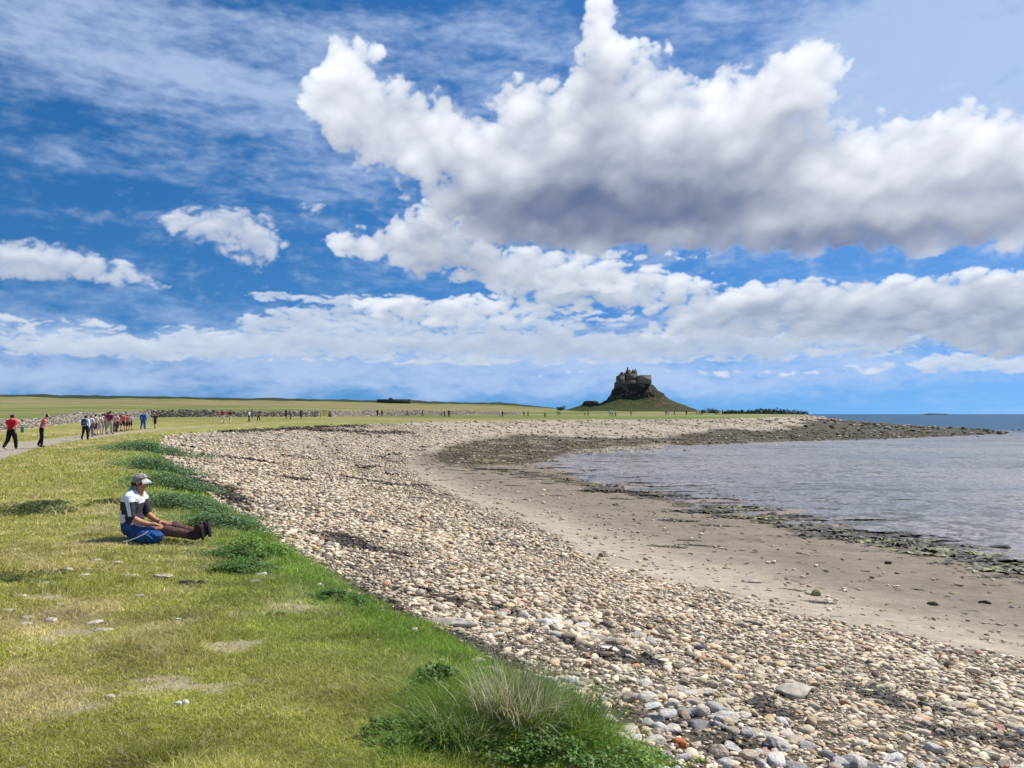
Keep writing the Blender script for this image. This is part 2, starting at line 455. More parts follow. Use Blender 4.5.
# ------------------------------------------------------------------ masks of the land, all in world space
def wpoly(px_list):
    return np.array([march(a, b, lambda x, y: height(x, y)) for a, b in px_list])

B_line = wpoly([(1100, 705), (1024, 668), (960, 650), (905, 637), (850, 626), (790, 616), (740, 604), (690, 590), (640, 575), (590, 556), (545, 538), (500, 518), (455, 498), (425, 485), (400, 474), (385, 466), (400, 456), (425, 447), (440, 440), (470, 433)])
shingle_poly = np.array([(40, -60), (16, 2)] + [tuple(p) for p in B_line] + [(3, 118), (-8, 112), (-40, 100), (-60, 60), (-30, -60)])
weed_poly = wpoly([(432, 463), (425, 455), (436, 447), (470, 440), (520, 437), (580, 436), (650, 436.5), (720, 434), (775, 429), (800, 422), (830, 419.3), (870, 421.5), (920, 425.5), (960, 428.3), (1005, 432.0),
                   (940, 436.5), (850, 440), (740, 443), (660, 446), (590, 451), (548, 457), (520, 463), (480, 466)])
tide_line = wpoly([(460, 466), (520, 473), (570, 481), (610, 489), (660, 497), (720, 512), (790, 524), (850, 536), (920, 549), (980, 560), (1060, 584)])
PATH_PX = [(-260, 500), (-60, 463), (10, 446.5), (40, 442), (80, 437.2), (120, 432.5), (160, 429), (200, 426.2), (250, 423.6), (310, 421.3), (380, 419.3), (450, 418.2), (540, 417.3), (640, 416.4), (720, 415.4)]
path_line = np.array([march(a, b, lambda x, y: landz(x, y)) for a, b in PATH_PX])

def poly_sd(x, y, poly):
    d = seg_dist(x, y, np.vstack([poly, poly[:1]]))
    return np.where(inside(x, y, poly), d, -d)

def masks(x, y):
    r = np.hypot(x, y)
    sdA, sdC = fields(x, y)
    wob = np.clip(r * 0.02, .15, 3)
    n1 = fbm(x / (wob * 6), y / (wob * 6), 4, 51)
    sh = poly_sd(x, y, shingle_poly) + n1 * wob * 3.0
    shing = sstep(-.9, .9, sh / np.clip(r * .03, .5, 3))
    wd = poly_sd(x, y, weed_poly) + n1 * wob * 4
    weed = sstep(-.5, .8, wd / np.clip(r * .02, .5, 3))
    tt = np.maximum(-sdA, 0); tt = tt / (tt + np.maximum(sdC, 0) + 1e-6)
    weed = np.maximum(weed, sstep(.5, .62, tt + n1 * .12) * sstep(105, 135, r) * (sdA < 0))
    td = seg_dist(x, y, tide_line)
    tide = sstep(1.0, .2, (td / np.clip(r * .03, .6, 3.0)) - fbm(x / 1.8, y / 1.0, 4, 53) * 3.2)
    pth = seg_dist(x, y, path_line)
    return dict(r=r, sdA=sdA, sdC=sdC, shing=shing, weed=weed, tide=tide, path=pth, n1=n1)

WRACK = [wpoly([(225, 432.5), (300, 429), (350, 427), (420, 424.5)]), wpoly([(200, 480), (226, 494), (250, 506)]), wpoly([(315, 430.5), (380, 433), (450, 431)]), wpoly([(182, 474), (205, 488), (238, 502), (258, 512)]), wpoly([(196, 483), (232, 496)]), wpoly([(395, 612), (430, 628), (470, 645), (505, 668)]), wpoly([(300, 568), (345, 590), (380, 605)]), wpoly([(420, 592), (460, 606), (500, 612)]),
         wpoly([(330, 535), (360, 548), (395, 556)]), wpoly([(560, 640), (600, 655), (640, 662)]), wpoly([(640, 720), (690, 730), (730, 745)]), wpoly([(770, 706), (790, 718)]), wpoly([(860, 690), (900, 705), (950, 712)]), wpoly([(940, 735), (1010, 740)]), wpoly([(350, 478), (400, 486)])]
def wrack_amount(x, y):
    r = np.hypot(x, y); b = np.full(x.shape, 1e9)
    for l in WRACK: b = np.minimum(b, seg_dist(x, y, l))
    w = np.clip(r * .024, .16, .7)
    core = sstep(1.2, .3, b / w / 1.3 + fbm(x / (w * 2.4), y / (w * 2.4), 3, 121) * 1.6)
    g_ = np.clip(r * .10, .6, 3.0)
    return np.maximum(core, .8 * sstep(.30, .46, fbm(x / g_ * .8 + y / g_ * .3, y / g_ * .9 - x / g_ * .4, 4, 129)))


# ------------------------------------------------------------------ the ground sheet, split where the surface changes
az_f = np.arange(-44, 44.01, 0.125)
azs = np.radians(np.concatenate([np.arange(-180, -44, 4.0), az_f, np.arange(48, 180.1, 4.0)]))
rs = np.concatenate([[0.0, .3, .6, .9], np.exp(np.arange(math.log(1.2), math.log(1900), 0.0085))])
AZg, Rg = np.meshgrid(azs, rs)
GX, GY = (np.sin(AZg) * Rg), (np.cos(AZg) * Rg)
M = masks(GX, GY)
GZ = height(GX, GY, (M['sdA'], M['sdC']))
nr, na = GX.shape
PATH_W = 1.55
# the worn track is a slight dish in the turf
pw = M['path'] + fbm(GX / 2.5, GY / 2.5, 3, 57) * .35
GZ = np.where(M['sdA'] > 0.5, GZ - 0.05 * sstep(PATH_W + .5, PATH_W - .3, pw), GZ)

def ground_colours():
    x, y, r = GX, GY, M['r']
    det = np.clip(1 - r / 250, .15, 1)
    a = fbm(x / 1.6, y / 1.6, 5, 81); b = fbm(x / 6.0, y / 6.0, 4, 83); c = fbm(x / .45, y / .45, 4, 85); e = fbm(x / 30.0, y / 18.0, 4, 87)
    # grass
    green = np.array([.26, .25, .065]); olive = np.array([.36, .315, .12]); straw = np.array([.48, .40, .22]); lush = np.array([.13, .23, .03])
    g = mixc(green, olive, sstep(-.35, .45, a + b * .6))
    dry = sstep(.12, .5, a * .6 + b * .7 + c * .35)
    g = mixc(g, straw, dry * .8)
    bank = np.exp(-np.maximum(M['sdA'], 0) / 1.1)
    g = mixc(g, lush, np.clip(bank * 1.5 * (1 - sstep(20, 80, r) * .7), 0, .85))
    # far fields: bands of pasture and bleached grass
    far = sstep(70, 160, r)
    fieldn = fbm(x / 140.0, y / 45.0, 4, 91)
    pas = mixc(np.array([.14, .17, .045]), np.array([.27, .235, .10]), sstep(-.2, .35, fieldn + e * .4))
    brn = mixc(pas, np.array([.25, .20, .105]), sstep(330, 480, y) * sstep(650, 560, y) * sstep(100, -60, x) * .7)
    g = mixc(g, brn, far)
    # dark rough ground on the skyline ridge
    sky = sstep(800, 950, y)
    g = mixc(g, np.array([.035, .05, .028]) , sky)
    # pale bare strip below the castle fields
    strip = sstep(1.5, .2, np.abs(r - 262 - e * 22) / 26) * sstep(0, 12, x)
    g = mixc(g, np.array([.36, .30, .22]), strip * .45)
    brt = sstep(1.2, .2, np.abs(r - 190 - e * 10) / 28) * sstep(-15, 10, x)
    g = mixc(g, np.array([.15, .21, .045]), brt * .6)
    # bare stony scrapes in the near turf
    bare = sstep(.20, .50, fbm(x / 1.1, y / .7, 4, 93) + .5 * c) * sstep(16, 5, r)
    g = mixc(g, np.array([.42, .35, .24]), bare * .85)
    # path
    pg = sstep(PATH_W + .15, PATH_W - .35, pw)
    g = mixc(g, np.array([.36, .31, .255]) , pg * (0.95 - .72 * sstep(52, 90, r)))
    # beach
    sdC = M['sdC']
    nf = fbm(x / 3.2, y / 1.4, 5, 95); ns = fbm(x / .5, y / .5, 3, 97)
    dA = np.maximum(-M['sdA'], 0); dC = np.maximum(sdC, 0); t = dA / (dA + dC + 1e-6)
    drysand = np.array([.41, .345, .255]); wet = np.array([.225, .182, .135])
    wetness = sstep(.50, .72, t + nf * .14)
    s = mixc(drysand, wet, wetness)
    s = s * (1 + .34 * nf + .16 * ns + .22 * fbm(x / 1.1, y / .35, 4, 98))[..., None]
    s = mixc(s, np.array([.10, .08, .058]), M['shing'] * .93 * (1 - .75 * sstep(40, 90, r)))                 # damp grit and weed debris between stones, colour darkened for shade in the gaps
    s = mixc(s, np.array([.40, .345, .275]), M['shing'] * sstep(40, 90, r) * .6)
    s = mixc(s, np.array([.035, .027, .018]), M['shing'] * wrack_amount(x, y) * .85)
    farb = sstep(85, 110, r) * (1 - M['weed'])
    s = mixc(s, mixc(np.array([.36, .305, .225]), np.array([.20, .165, .11]), sstep(.0, .4, fbm(x / 14.0, y / 4.0, 4, 109))), farb * .85)
    s = s * (1 + (fbm(x / .9, y / .9, 3, 99) * .35 * sstep(60, 90, r)))[..., None]
    wn = fbm(x / 4.0, y / 2.2, 5, 103)
    weedc = mixc(np.array([.060, .045, .025]), np.array([.145, .135, .035]), sstep(.1, .55, wn))
    weedc = mixc(weedc, np.array([.26, .215, .155]), sstep(.02, .35, fbm(x / 5.5, y / 2.6, 5, 105)) * .85 * (1 - .6 * sstep(120, 170, r)))
    weedc = weedc * (1 - .45 * sstep(105, 150, r))[..., None]
    s = mixc(s, weedc, M['weed'] * .96)
    s = mixc(s, mixc(np.array([.055, .045, .025]), np.array([.17, .16, .045]), sstep(.0, .5, fbm(x / 1.2, y / 1.2, 3, 107))), M['tide'] * .85)
    # bottom of the shallows
    u = np.maximum(-sdC, 0)
    bed = mixc(np.array([.27, .215, .18]), np.array([.11, .12, .12]), sstep(0, 60, u))
    s = np.where((sdC < 0)[..., None], bed, s)
    land = sstep(-.05, .05, M['sdA'])
    return mixc(s, g, land)

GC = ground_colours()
ids = np.arange(nr * na).reshape(nr, na)
q = np.stack([ids[:-1, :-1], ids[:-1, 1:], ids[1:, 1:], ids[1:, :-1]], -1).reshape(-1, 4)[:, ::-1]
fm = lambda a: a[:-1, :-1].reshape(-1)
sA, pf = fm(M['sdA']), fm(pw)
cls = np.where(sA <= 0, 1, np.where((pf < PATH_W) & (fm(M['r']) < 140), 2, 0))
V3 = np.stack([GX, GY, GZ], -1).reshape(-1, 3); C3 = GC.reshape(-1, 3)

def ground_mat(name, rough, bump, bd, var, s1, s2, spec):
    m, nt, b = new_mat(name)
    at_ = N(nt, 'ShaderNodeAttribute', attribute_name="col")
    n1 = noise_node(nt, s1, 6, .7); n2 = noise_node(nt, s2, 6, .65)
    add = N(nt, 'ShaderNodeMath', operation='ADD'); nt.links.new(n1.outputs['Fac'], add.inputs[0]); nt.links.new(n2.outputs['Fac'], add.inputs[1])
    mr = N(nt, 'ShaderNodeMapRange'); mr.inputs['From Min'].default_value = .7; mr.inputs['From Max'].default_value = 1.3
    mr.inputs['To Min'].default_value = 1 - var; mr.inputs['To Max'].default_value = 1 + var
    nt.links.new(add.outputs[0], mr.inputs['Value'])
    mx = N(nt, 'ShaderNodeVectorMath', operation='SCALE'); nt.links.new(at_.outputs['Color'], mx.inputs[0]); nt.links.new(mr.outputs[0], mx.inputs['Scale'])
    nt.links.new(mx.outputs[0], b.inputs['Base Color'])
    b.inputs['Roughness'].default_value = rough; b.inputs['Specular IOR Level'].default_value = spec
    bp = N(nt, 'ShaderNodeBump'); bp.inputs['Strength'].default_value = bump; bp.inputs['Distance'].default_value = bd
    nt.links.new(add.outputs[0], bp.inputs['Height']); nt.links.new(bp.outputs[0], b.inputs['Normal'])
    return m
mat_turf = ground_mat("turf", .95, .8, .04, .35, 3.0, 28.0, .1)
mat_beach = ground_mat("beach_sand", .85, .6, .03, .28, 5.0, 40.0, .25)
mat_path = ground_mat("path_gravel", .95, .5, .02, .2, 2.0, 30.0, .1)
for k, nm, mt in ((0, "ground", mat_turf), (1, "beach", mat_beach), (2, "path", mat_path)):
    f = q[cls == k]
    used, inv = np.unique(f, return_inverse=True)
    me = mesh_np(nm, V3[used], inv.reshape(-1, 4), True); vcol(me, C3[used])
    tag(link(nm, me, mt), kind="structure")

# ------------------------------------------------------------------ the sea
def build_sea():
    az = np.radians(np.concatenate([np.arange(-60, 100.1, 0.25)]))
    rr = np.concatenate([np.exp(np.arange(math.log(14), math.log(1200), .012)), np.exp(np.linspace(math.log(1215), math.log(30000), 30))])
    A_, R_ = np.meshgrid(az, rr)
    x, y = np.sin(A_) * R_, np.cos(A_) * R_
    sdA, sdC = fields(x, y)
    n = ids2 = np.arange(x.size).reshape(x.shape)
    f = np.stack([n[:-1, :-1], n[:-1, 1:], n[1:, 1:], n[1:, :-1]], -1).reshape(-1, 4)[:, ::-1]
    keep = (sdC[:-1, :-1].reshape(-1) < 4.0 + .02 * R_[:-1, :-1].reshape(-1))
    f = f[keep]
    # the bay inside the reef is a skin of water over mud; the open sea behind it is deep
    tip = edgeC[17]
    open_ = sstep(150, 260, R_ + fbm(x / 60, y / 30, 4, 111) * 35 - (x - tip[0]) * .25)
    streak = fbm(x / 26.0, y / 7.0, 6, 113); patch = fbm(x / 60.0, y / 22.0, 4, 115)
    col = mixc(np.array([.27, .242, .215]), np.array([.15, .155, .165]), np.clip(sstep(-.25, .35, streak + patch * .5) * .6 + sstep(10, 110, -sdC) * .3, 0, 1))
    col = mixc(col, np.array([.03, .095, .17]), open_)
    u, inv = np.unique(f, return_inverse=True)
    v = np.stack([x, y, np.full_like(x, WATER)], -1).reshape(-1, 3)[u]
    me = mesh_np("sea", v, inv.reshape(-1, 4), True)
    cc = np.concatenate([col.reshape(-1, 3)[u], open_.reshape(-1, 1)[u]], 1); vcol(me, cc)
    m, nt, b = new_mat("sea_water")
    at_ = N(nt, 'ShaderNodeAttribute', attribute_name="col")
    tc = N(nt, 'ShaderNodeTexCoord'); mp = N(nt, 'ShaderNodeMapping'); mp.inputs['Scale'].default_value = (1.0, 1.5, 1)
    mp.inputs['Rotation'].default_value = (0, 0, R(8))
    nt.links.new(tc.outputs['Object'], mp.inputs[0])
    n1 = N(nt, 'ShaderNodeTexNoise'); n1.inputs['Scale'].default_value = 3.4; n1.inputs['Detail'].default_value = 6; n1.inputs['Roughness'].default_value = .65
    n2 = N(nt, 'ShaderNodeTexNoise'); n2.inputs['Scale'].default_value = .25; n2.inputs['Detail'].default_value = 5
    nt.links.new(mp.outputs[0], n1.inputs['Vector']); nt.links.new(mp.outputs[0], n2.inputs['Vector'])
    ad = N(nt, 'ShaderNodeMath', operation='ADD'); nt.links.new(n1.outputs['Fac'], ad.inputs[0]); nt.links.new(n2.outputs['Fac'], ad.inputs[1])
    bp = N(nt, 'ShaderNodeBump'); bp.inputs['Strength'].default_value = 1.0; bp.inputs['Distance'].default_value = .11
    nt.links.new(ad.outputs[0], bp.inputs['Height']); nt.links.new(bp.outputs[0], b.inputs['Normal'])
    mr = N(nt, 'ShaderNodeMapRange'); mr.inputs['From Min'].default_value = .35; mr.inputs['From Max'].default_value = .65
    mr.inputs['To Min'].default_value = .3; mr.inputs['To Max'].default_value = 1.7
    nt.links.new(n1.outputs['Fac'], mr.inputs['Value'])
    sc = N(nt, 'ShaderNodeVectorMath', operation='SCALE'); nt.links.new(at_.outputs['Color'], sc.inputs[0]); nt.links.new(mr.outputs[0], sc.inputs['Scale'])
    wn_ = noise_node(nt, .8, 6, .7); wn2 = noise_node(nt, .07, 3, .5)
    wa = N(nt, 'ShaderNodeMath', operation='MULTIPLY_ADD'); wa.inputs[1].default_value = .45; nt.links.new(wn2.outputs['Fac'], wa.inputs[0]); nt.links.new(wn_.outputs['Fac'], wa.inputs[2])
    wm = N(nt, 'ShaderNodeMapRange'); wm.inputs['From Min'].default_value = .75; wm.inputs['From Max'].default_value = .82; wm.inputs['To Max'].default_value = .85
    nt.links.new(wa.outputs[0], wm.inputs['Value'])
    sh_ = N(nt, 'ShaderNodeMath', operation='SUBTRACT'); sh_.inputs[0].default_value = 1.0; nt.links.new(at_.outputs['Alpha'], sh_.inputs[1])
    wf = N(nt, 'ShaderNodeMath', operation='MULTIPLY'); nt.links.new(wm.outputs[0], wf.inputs[0]); nt.links.new(sh_.outputs[0], wf.inputs[1])
    wx_ = N(nt, 'ShaderNodeMix', data_type='RGBA'); nt.links.new(wf.outputs[0], wx_.inputs['Factor']); nt.links.new(sc.outputs[0], wx_.inputs[6]); wx_.inputs[7].default_value = (.075, .07, .04, 1)
    nt.links.new(wx_.outputs[2], b.inputs['Base Color'])
    so_ = N(nt, 'ShaderNodeMapRange'); so_.inputs['To Min'].default_value = .32; so_.inputs['To Max'].default_value = .12; nt.links.new(at_.outputs['Alpha'], so_.inputs['Value']); nt.links.new(so_.outputs[0], b.inputs['Specular IOR Level'])
    ro_ = N(nt, 'ShaderNodeMapRange'); ro_.inputs['To Min'].default_value = .24; ro_.inputs['To Max'].default_value = .55; nt.links.new(at_.outputs['Alpha'], ro_.inputs['Value']); nt.links.new(ro_.outputs[0], b.inputs['Roughness'])
    b.inputs['Roughness'].default_value = .24; b.inputs['Specular IOR Level'].default_value = .5; b.inputs['IOR'].default_value = 1.33
    tag(link("sea", me, m), kind="structure")
build_sea()
# ------------------------------------------------------------------ stones
def ico(sub):
    bm = bmesh.new(); bmesh.ops.create_icosphere(bm, subdivisions=sub, radius=1.0)
    v = np.array([p.co[:] for p in bm.verts]); f = np.array([[q_.index for q_ in t.verts] for t in bm.faces]); bm.free()
    return v, f

def stone_variants(sub, n, seed):
    v, f = ico(sub); rs_ = np.random.RandomState(seed); out = []
    for i in range(n):
        w = v.copy()
        # blunt, uneven cobbles: a few flattened facets plus low lumps
        for j in range(9):
            d = rs_.randn(3); d /= np.linalg.norm(d); lim = rs_.uniform(.48, .85)
            k = w @ d; w = w - np.outer(np.clip(k - lim, 0, None) * .97, d)
        ph = rs_.rand(3) * 6
        w *= (1 + .10 * np.sin(w[:, [0]] * 2.3 + ph[0]) + .08 * np.sin(w[:, [1]] * 3.1 + ph[1]) + .05 * np.sin(w[:, [2]] * 4 + ph[2]))
        w += rs_.randn(*w.shape) * (.03 if sub > 1 else .06)
        out.append(w)
    return np.array(out), f

def stone_colours(n, rs_, fade=None):
    pal = np.array([[.58, .515, .41], [.68, .60, .47], [.45, .395, .315], [.26, .235, .195], [.55, .42, .29], [.48, .33, .235], [.74, .68, .57], [.14, .125, .105], [.36, .29, .20], [.43, .25, .16], [.57, .44, .24]])
    p = np.array([.28, .27, .12, .06, .10, .04, .09, .025, .05, .01, .02])
    i = rs_.choice(len(pal), n, p=p / p.sum())
    return pal[i] * np.array([1.06, 1.0, .90]) * rs_.uniform(.66, 1.2, (n, 1)) * (1 + rs_.randn(n, 3) * .025), i

def batch(variants, faces, pos, scl, rz, tilt, cols, tiltax):
    n = len(pos); nv = variants.shape[1]
    vi = RS.randint(0, len(variants), n)
    v = variants[vi] * scl[:, None, :]
    ct, st = np.cos(tilt)[:, None], np.sin(tilt)[:, None]
    x, y, z = v[..., 0], v[..., 1], v[..., 2]
    y, z = y * ct - z * st, y * st + z * ct
    c, s = np.cos(rz)[:, None], np.sin(rz)[:, None]
    x, y = x * c - y * s, x * s + y * c
    v = np.stack([x, y, z], -1) + pos[:, None, :]
    f = faces[None] + (np.arange(n) * nv)[:, None, None]
    cc = np.repeat(cols[:, None, :], nv, 1)
    return v.reshape(-1, 3), f.reshape(-1, 3), cc.reshape(-1, cols.shape[1])

def sector_points(d0, d1, dens, a0=-41, a1=41):
    area = R(a1 - a0) * (d1 * d1 - d0 * d0) / 2
    n = int(area * dens)
    r = np.sqrt(RS.uniform(d0 * d0, d1 * d1, n)); a = np.radians(RS.uniform(a0, a1, n))
    return np.sin(a) * r, np.cos(a) * r

mat_stone = attr_mat("stone", .85, 22.0, .28, .5, .01, .3)
var3, fac3 = stone_variants(3, 10, 1)
var2, fac2 = stone_variants(2, 16, 2)
var1, fac1 = stone_variants(1, 16, 3)

def gather(d0, d1, dens, lo, hi, power=2.2):
    x, y = sector_points(d0, d1, dens)
    m = masks(x, y)
    r = m['r']
    p = m['shing'] * (m['sdA'] < .12)
    p = np.maximum(p, .30 * m['weed'] * (m['sdA'] < 0))
    # thin scatter of stones on the sand, thicker in patches
    patch = sstep(.15, .5, fbm(x / 1.7, y / .9, 4, 123))
    dC = m['sdC']
    p = np.maximum(p, (.012 + .22 * patch * sstep(9, 3, np.abs(m['shing'] * 0 + poly_sd(x, y, shingle_poly)))) * (m['sdA'] < 0) * (dC > -.5))
    p = np.where(dC < -.3, p * .1, p)
    farb = (r > 85) & (m['weed'] < .3) & (m['sdA'] < 0)
    p = np.where(farb, np.maximum(p, .45), p)
    wr = wrack_amount(x, y)
    p = p * (1 - .72 * wr)
    # a few stones spill up onto the turf
    p = np.where((m['sdA'] > 0) & (m['sdA'] < 1.0), np.maximum(p, .13 * sstep(-.1, .4, fbm(x / .6, y / .6, 2, 139)) * sstep(1.0, .3, m['sdA'])), p)
    keep = RS.rand(len(x)) < p
    x, y, wr, wd = x[keep], y[keep], wr[keep], m['weed'][keep]
    s = lo + (hi - lo) * RS.rand(len(x)) ** power
    gl = 1 + .6 * fbm(x / 2.5, y / 2.5, 3, 125)
    s = s * gl
    return x, y, s, wr, wd

bands = [(1.8, 9, 210, .022, .085, 3.6), (1.8, 9, 700, .010, .030, 1.5), (9, 18, 190, .024, .088, 2.8), (9, 18, 150, .018, .036, 1.2), (18, 35, 95, .034, .11, 2.4), (35, 62, 30, .055, .15, 2.0), (62, 110, 7.0, .09, .21, 1.8), (110, 180, 1.8, .14, .34, 1.6), (180, 300, .25, .3, .8, 1.6)]
near_pool = []
V_, F_, C_ = [], [], []; off = 0
rsc = np.random.RandomState(11)
for bi, (d0, d1, dn, lo, hi, pw_) in enumerate(bands):
    x, y, s, wr, wd = gather(d0, d1, dn, lo, hi, pw_)
    n = len(x)
    z = height(x, y)
    scl = np.stack([s * rsc.uniform(.85, 1.35, n), s * rsc.uniform(.65, 1.0, n), s * rsc.uniform(.28, .64, n)], -1)
    cols, ci = stone_colours(n, rsc)
    dark = np.clip(wr * .6 * (rsc.rand(n) < .7) + wd * (.7 + .2 * (bi > 5)) * (rsc.rand(n) < .7), 0, .9)
    cols = mixc(cols, np.array([.085, .065, .038]), dark)
    green = (rsc.rand(n) < .12 * (wd > .4))
    cols[green] = np.array([.13, .16, .03])
    pos = np.stack([x, y, z + scl[:, 2] * rsc.uniform(.15, .75, n)], -1)
    rz = rsc.uniform(0, 6.28, n); tl = rsc.randn(n) * .22
    if bi == 0:
        ax_ = s / np.hypot(x, y)
        hor = (np.abs(x / y) < .66) & (y > 3.7)
        order = np.argsort(-ax_ * hor)[:285]
        chosen = np.zeros(n, bool); chosen[order] = True
        near_pool = [(pos[i], scl[i], rz[i], tl[i], cols[i], int(ci[i])) for i in order]
        k = ~chosen
    else:
        k = np.ones(n, bool)
    vs, fs = (var2, fac2) if d1 <= 18 and hi > .1 else (var1, fac1)
    if bi == 0: vs, fs = var2, fac2
    v, f, c = batch(vs, fs, pos[k], scl[k], rz[k], tl[k], cols[k], None)
    V_.append(v); F_.append(f + off); C_.append(c); off += len(v)
me = mesh_np("shingle", np.concatenate(V_), np.concatenate(F_), True); vcol(me, np.concatenate(C_))
tag(link("shingle", me, mat_stone), "loose grey, tan and white cobbles covering the upper beach", kind="stuff")
print("STONES", sum(len(f) for f in F_))

# individual cobbles of the nearest shingle, in shared shapes and seven stone colours
KINDS = [("pale grey", (.46, .43, .385)), ("cream", (.54, .49, .41)), ("mid grey", (.35, .33, .305)), ("dark grey", (.235, .228, .215)), ("tan", (.46, .375, .29)), ("pinkish", (.43, .31, .25)), ("whitish", (.62, .60, .55)), ("blackish", (.16, .155, .15)),
         ("brown", (.33, .28, .215)), ("reddish", (.40, .22, .155)), ("yellowish", (.50, .41, .25))]
def cobble_mesh(i):
    me = mesh_np("cobble", var3[i % len(var3)], fac3, True); return me
cob = {}
kmats = [plain_mat("stone_" + k.replace(" ", "_"), c, .85, .32, 3.0, .5, .03, .3) for k, c in KINDS]
for j, (p, s, rz, tl, col, ci) in enumerate(near_pool):
    key = (ci, j % 4)
    if key not in cob:
        me = cobble_mesh(ci * 4 + j % 4); me.materials.append(kmats[ci]); cob[key] = me
    o = bpy.data.objects.new("cobble", cob[key]); COL.objects.link(o)
    o.location = Vector(p); o.scale = Vector(s); o.rotation_euler = (tl, 0, rz)
    big = "large" if s[0] > .07 else "smaller"
    tag(o, "%s %s rounded cobble lying loose in the nearest shingle" % (big, KINDS[ci][0]), "stone", "%s %s cobbles in the nearest shingle" % (big, KINDS[ci][0]))

def lone_stone(px, py, sx, sy, sz, col, label, name="stone", group=None, seed=0, sink=.35):
    x, y, z = at(px, py)
    v = var3[seed % len(var3)] * np.array([sx, sy, sz])
    me = mesh_np(name, v, fac3, True)
    o = link(name, me, plain_mat(name + "_face", col, .85, .3, 18 / max(sx, .05) * .1 + 8, .5, .02, .3))
    o.location = (x, y, z + sz * (1 - sink) * .6); o.rotation_euler = (0, 0, RS.uniform(-.5, .5))
    tag(o, label, "stone", group)
    return o
lone_stone(680, 747, .065, .05, .035, (.50, .17, .06), "orange rounded stone at the foot of the grassy bank", seed=1)
lone_stone(429, 584, .07, .05, .035, (.45, .19, .11), "orange-red stone alone among pale shingle mid beach", seed=2)
lone_stone(752, 583, .24, .14, .08, (.46, .40, .33), "long pale boulder on the sand above the shingle", name="boulder", seed=3)
lone_stone(815, 596, .14, .11, .09, (.26, .24, .12), "green stained boulder with seaweed on the open sand", name="boulder", seed=4)
lone_stone(933, 605, .12, .10, .07, (.12, .10, .06), "dark weedy boulder lying on damp sand", name="boulder", seed=5)
lone_stone(797, 697, .20, .13, .09, (.42, .37, .31), "broad tan boulder set in the near shingle", name="boulder", seed=6)
lone_stone(603, 557, .15, .12, .09, (.22, .17, .13), "brown boulder at the seaward edge of the shingle", name="boulder", seed=7)
lone_stone(888, 564, .13, .10, .06, (.05, .045, .03), "black weedy boulder alone on wet sand", name="boulder", seed=8)
lone_stone(986, 604, .15, .10, .06, (.07, .06, .045), "dark flat rock on wet sand below the pebbly patch", name="boulder", seed=9)
lone_stone(452, 626, .26, .10, .07, (.50, .44, .36), "long pale slab of rock at the lip of the bank beside dark weed", name="boulder", seed=3)
lone_stone(866, 523, .8, .42, .07, (.05, .05, .028), "low flat dark rock just offshore in the shallows", name="rock", seed=2)
lone_stone(1000, 551, .38, .3, .16, (.04, .035, .025), "largest black rock at the water's edge by the weed line", name="rock", seed=5)

# pale stones half sunk in the turf
TURF = [(20, 597, .10), (68, 571, .09), (84, 577, .10), (43, 585, .12), (95, 562, .09), (117, 563, .10), (88, 570, .06), (132, 577, .10), (163, 579, .15), (25, 625, .09), (28, 618, .07), (51, 622, .09), (95, 624, .11), (105, 632, .10), (131, 637, .06), (60, 605, .06),
        (190, 572, .07), (8, 611, .06), (117, 588, .06), (216, 607, .06), (140, 596, .06), (110, 698, .05), (150, 625, .04), (272, 600, .07)]
for j, (a, b, s) in enumerate(TURF):
    o = lone_stone(a, b, s * .95, s * .66, s * .24, (.46, .41, .31), "flat pale stone half sunk in the trodden turf", group="pale stones sunk in the turf", seed=j, sink=.5)
for (a, b, l) in [(178, 707, "left one of a pair of round white pebbles close together in the turf"), (184, 705, "right one of a pair of round white pebbles close together in the turf"), (178, 621, "single round white pebble in turf below the seated person"),
                  (121, 756, "white pebble in the turf nearest the camera")]:
    lone_stone(a, b, .028, .024, .02, (.55, .53, .48), l, name="pebble", seed=a)
lone_stone(187, 585, .10, .06, .045, (.03, .027, .025), "black burnt lump of charcoal lying on the turf", name="charcoal", seed=3)
lone_stone(200, 585, .05, .04, .03, (.035, .03, .028), "small black crumb of charcoal beside a larger lump", name="charcoal", seed=4)
for (a, b, s_, c, l) in [(262, 578, .11, (.42, .40, .36), "upper grey stone of a little heap on the bank edge"), (268, 583, .09, (.20, .17, .15), "dark stone of a little heap on the bank edge"), (256, 584, .08, (.30, .24, .2), "brown stone of a little heap on the bank edge")]:
    lone_stone(a, b, s_, s_ * .7, s_ * .5, c, l, seed=int(a))

# ------------------------------------------------------------------ seaweed: wrack among the stones, mats on the sand
mat_weed = attr_mat("seaweed", .55, 40.0, .4, .9, .02, .5)
def strips(x, y, L, W, hgt, cols, rs_, nseg=3):
    """crinkled straps lying on the ground"""
    n = len(x); th = rs_.uniform(0, 6.28, n); bend = rs_.randn(n) * .9
    P = []; cx, cy, a = x.copy(), y.copy(), th
    for k in range(nseg + 1):
        wd = W * (1 - abs(k / nseg - .45) * 1.3)
        nx, ny = -np.sin(a), np.cos(a)
        z = height(cx, cy) + hgt * rs_.uniform(.1, 1, n)
        P.append(np.stack([cx + nx * wd, cy + ny * wd, z], -1)); P.append(np.stack([cx - nx * wd, cy - ny * wd, z + W * np.abs(rs_.randn(n)) * .25], -1))
        cx = cx + np.cos(a) * L / nseg; cy = cy + np.sin(a) * L / nseg; a = a + bend / nseg
    V = np.stack(P, 1)
    f = np.array([[2 * k, 2 * k + 1, 2 * k + 3, 2 * k + 2] for k in range(nseg)])
    Fq = f[None] + (np.arange(n) * (2 * nseg + 2))[:, None, None]
    return V.reshape(-1, 3), Fq.reshape(-1, 4), np.repeat(cols, 2 * nseg + 2, 0)
rw = np.random.RandomState(31)
V_, F_, C_ = [], [], []; off = 0
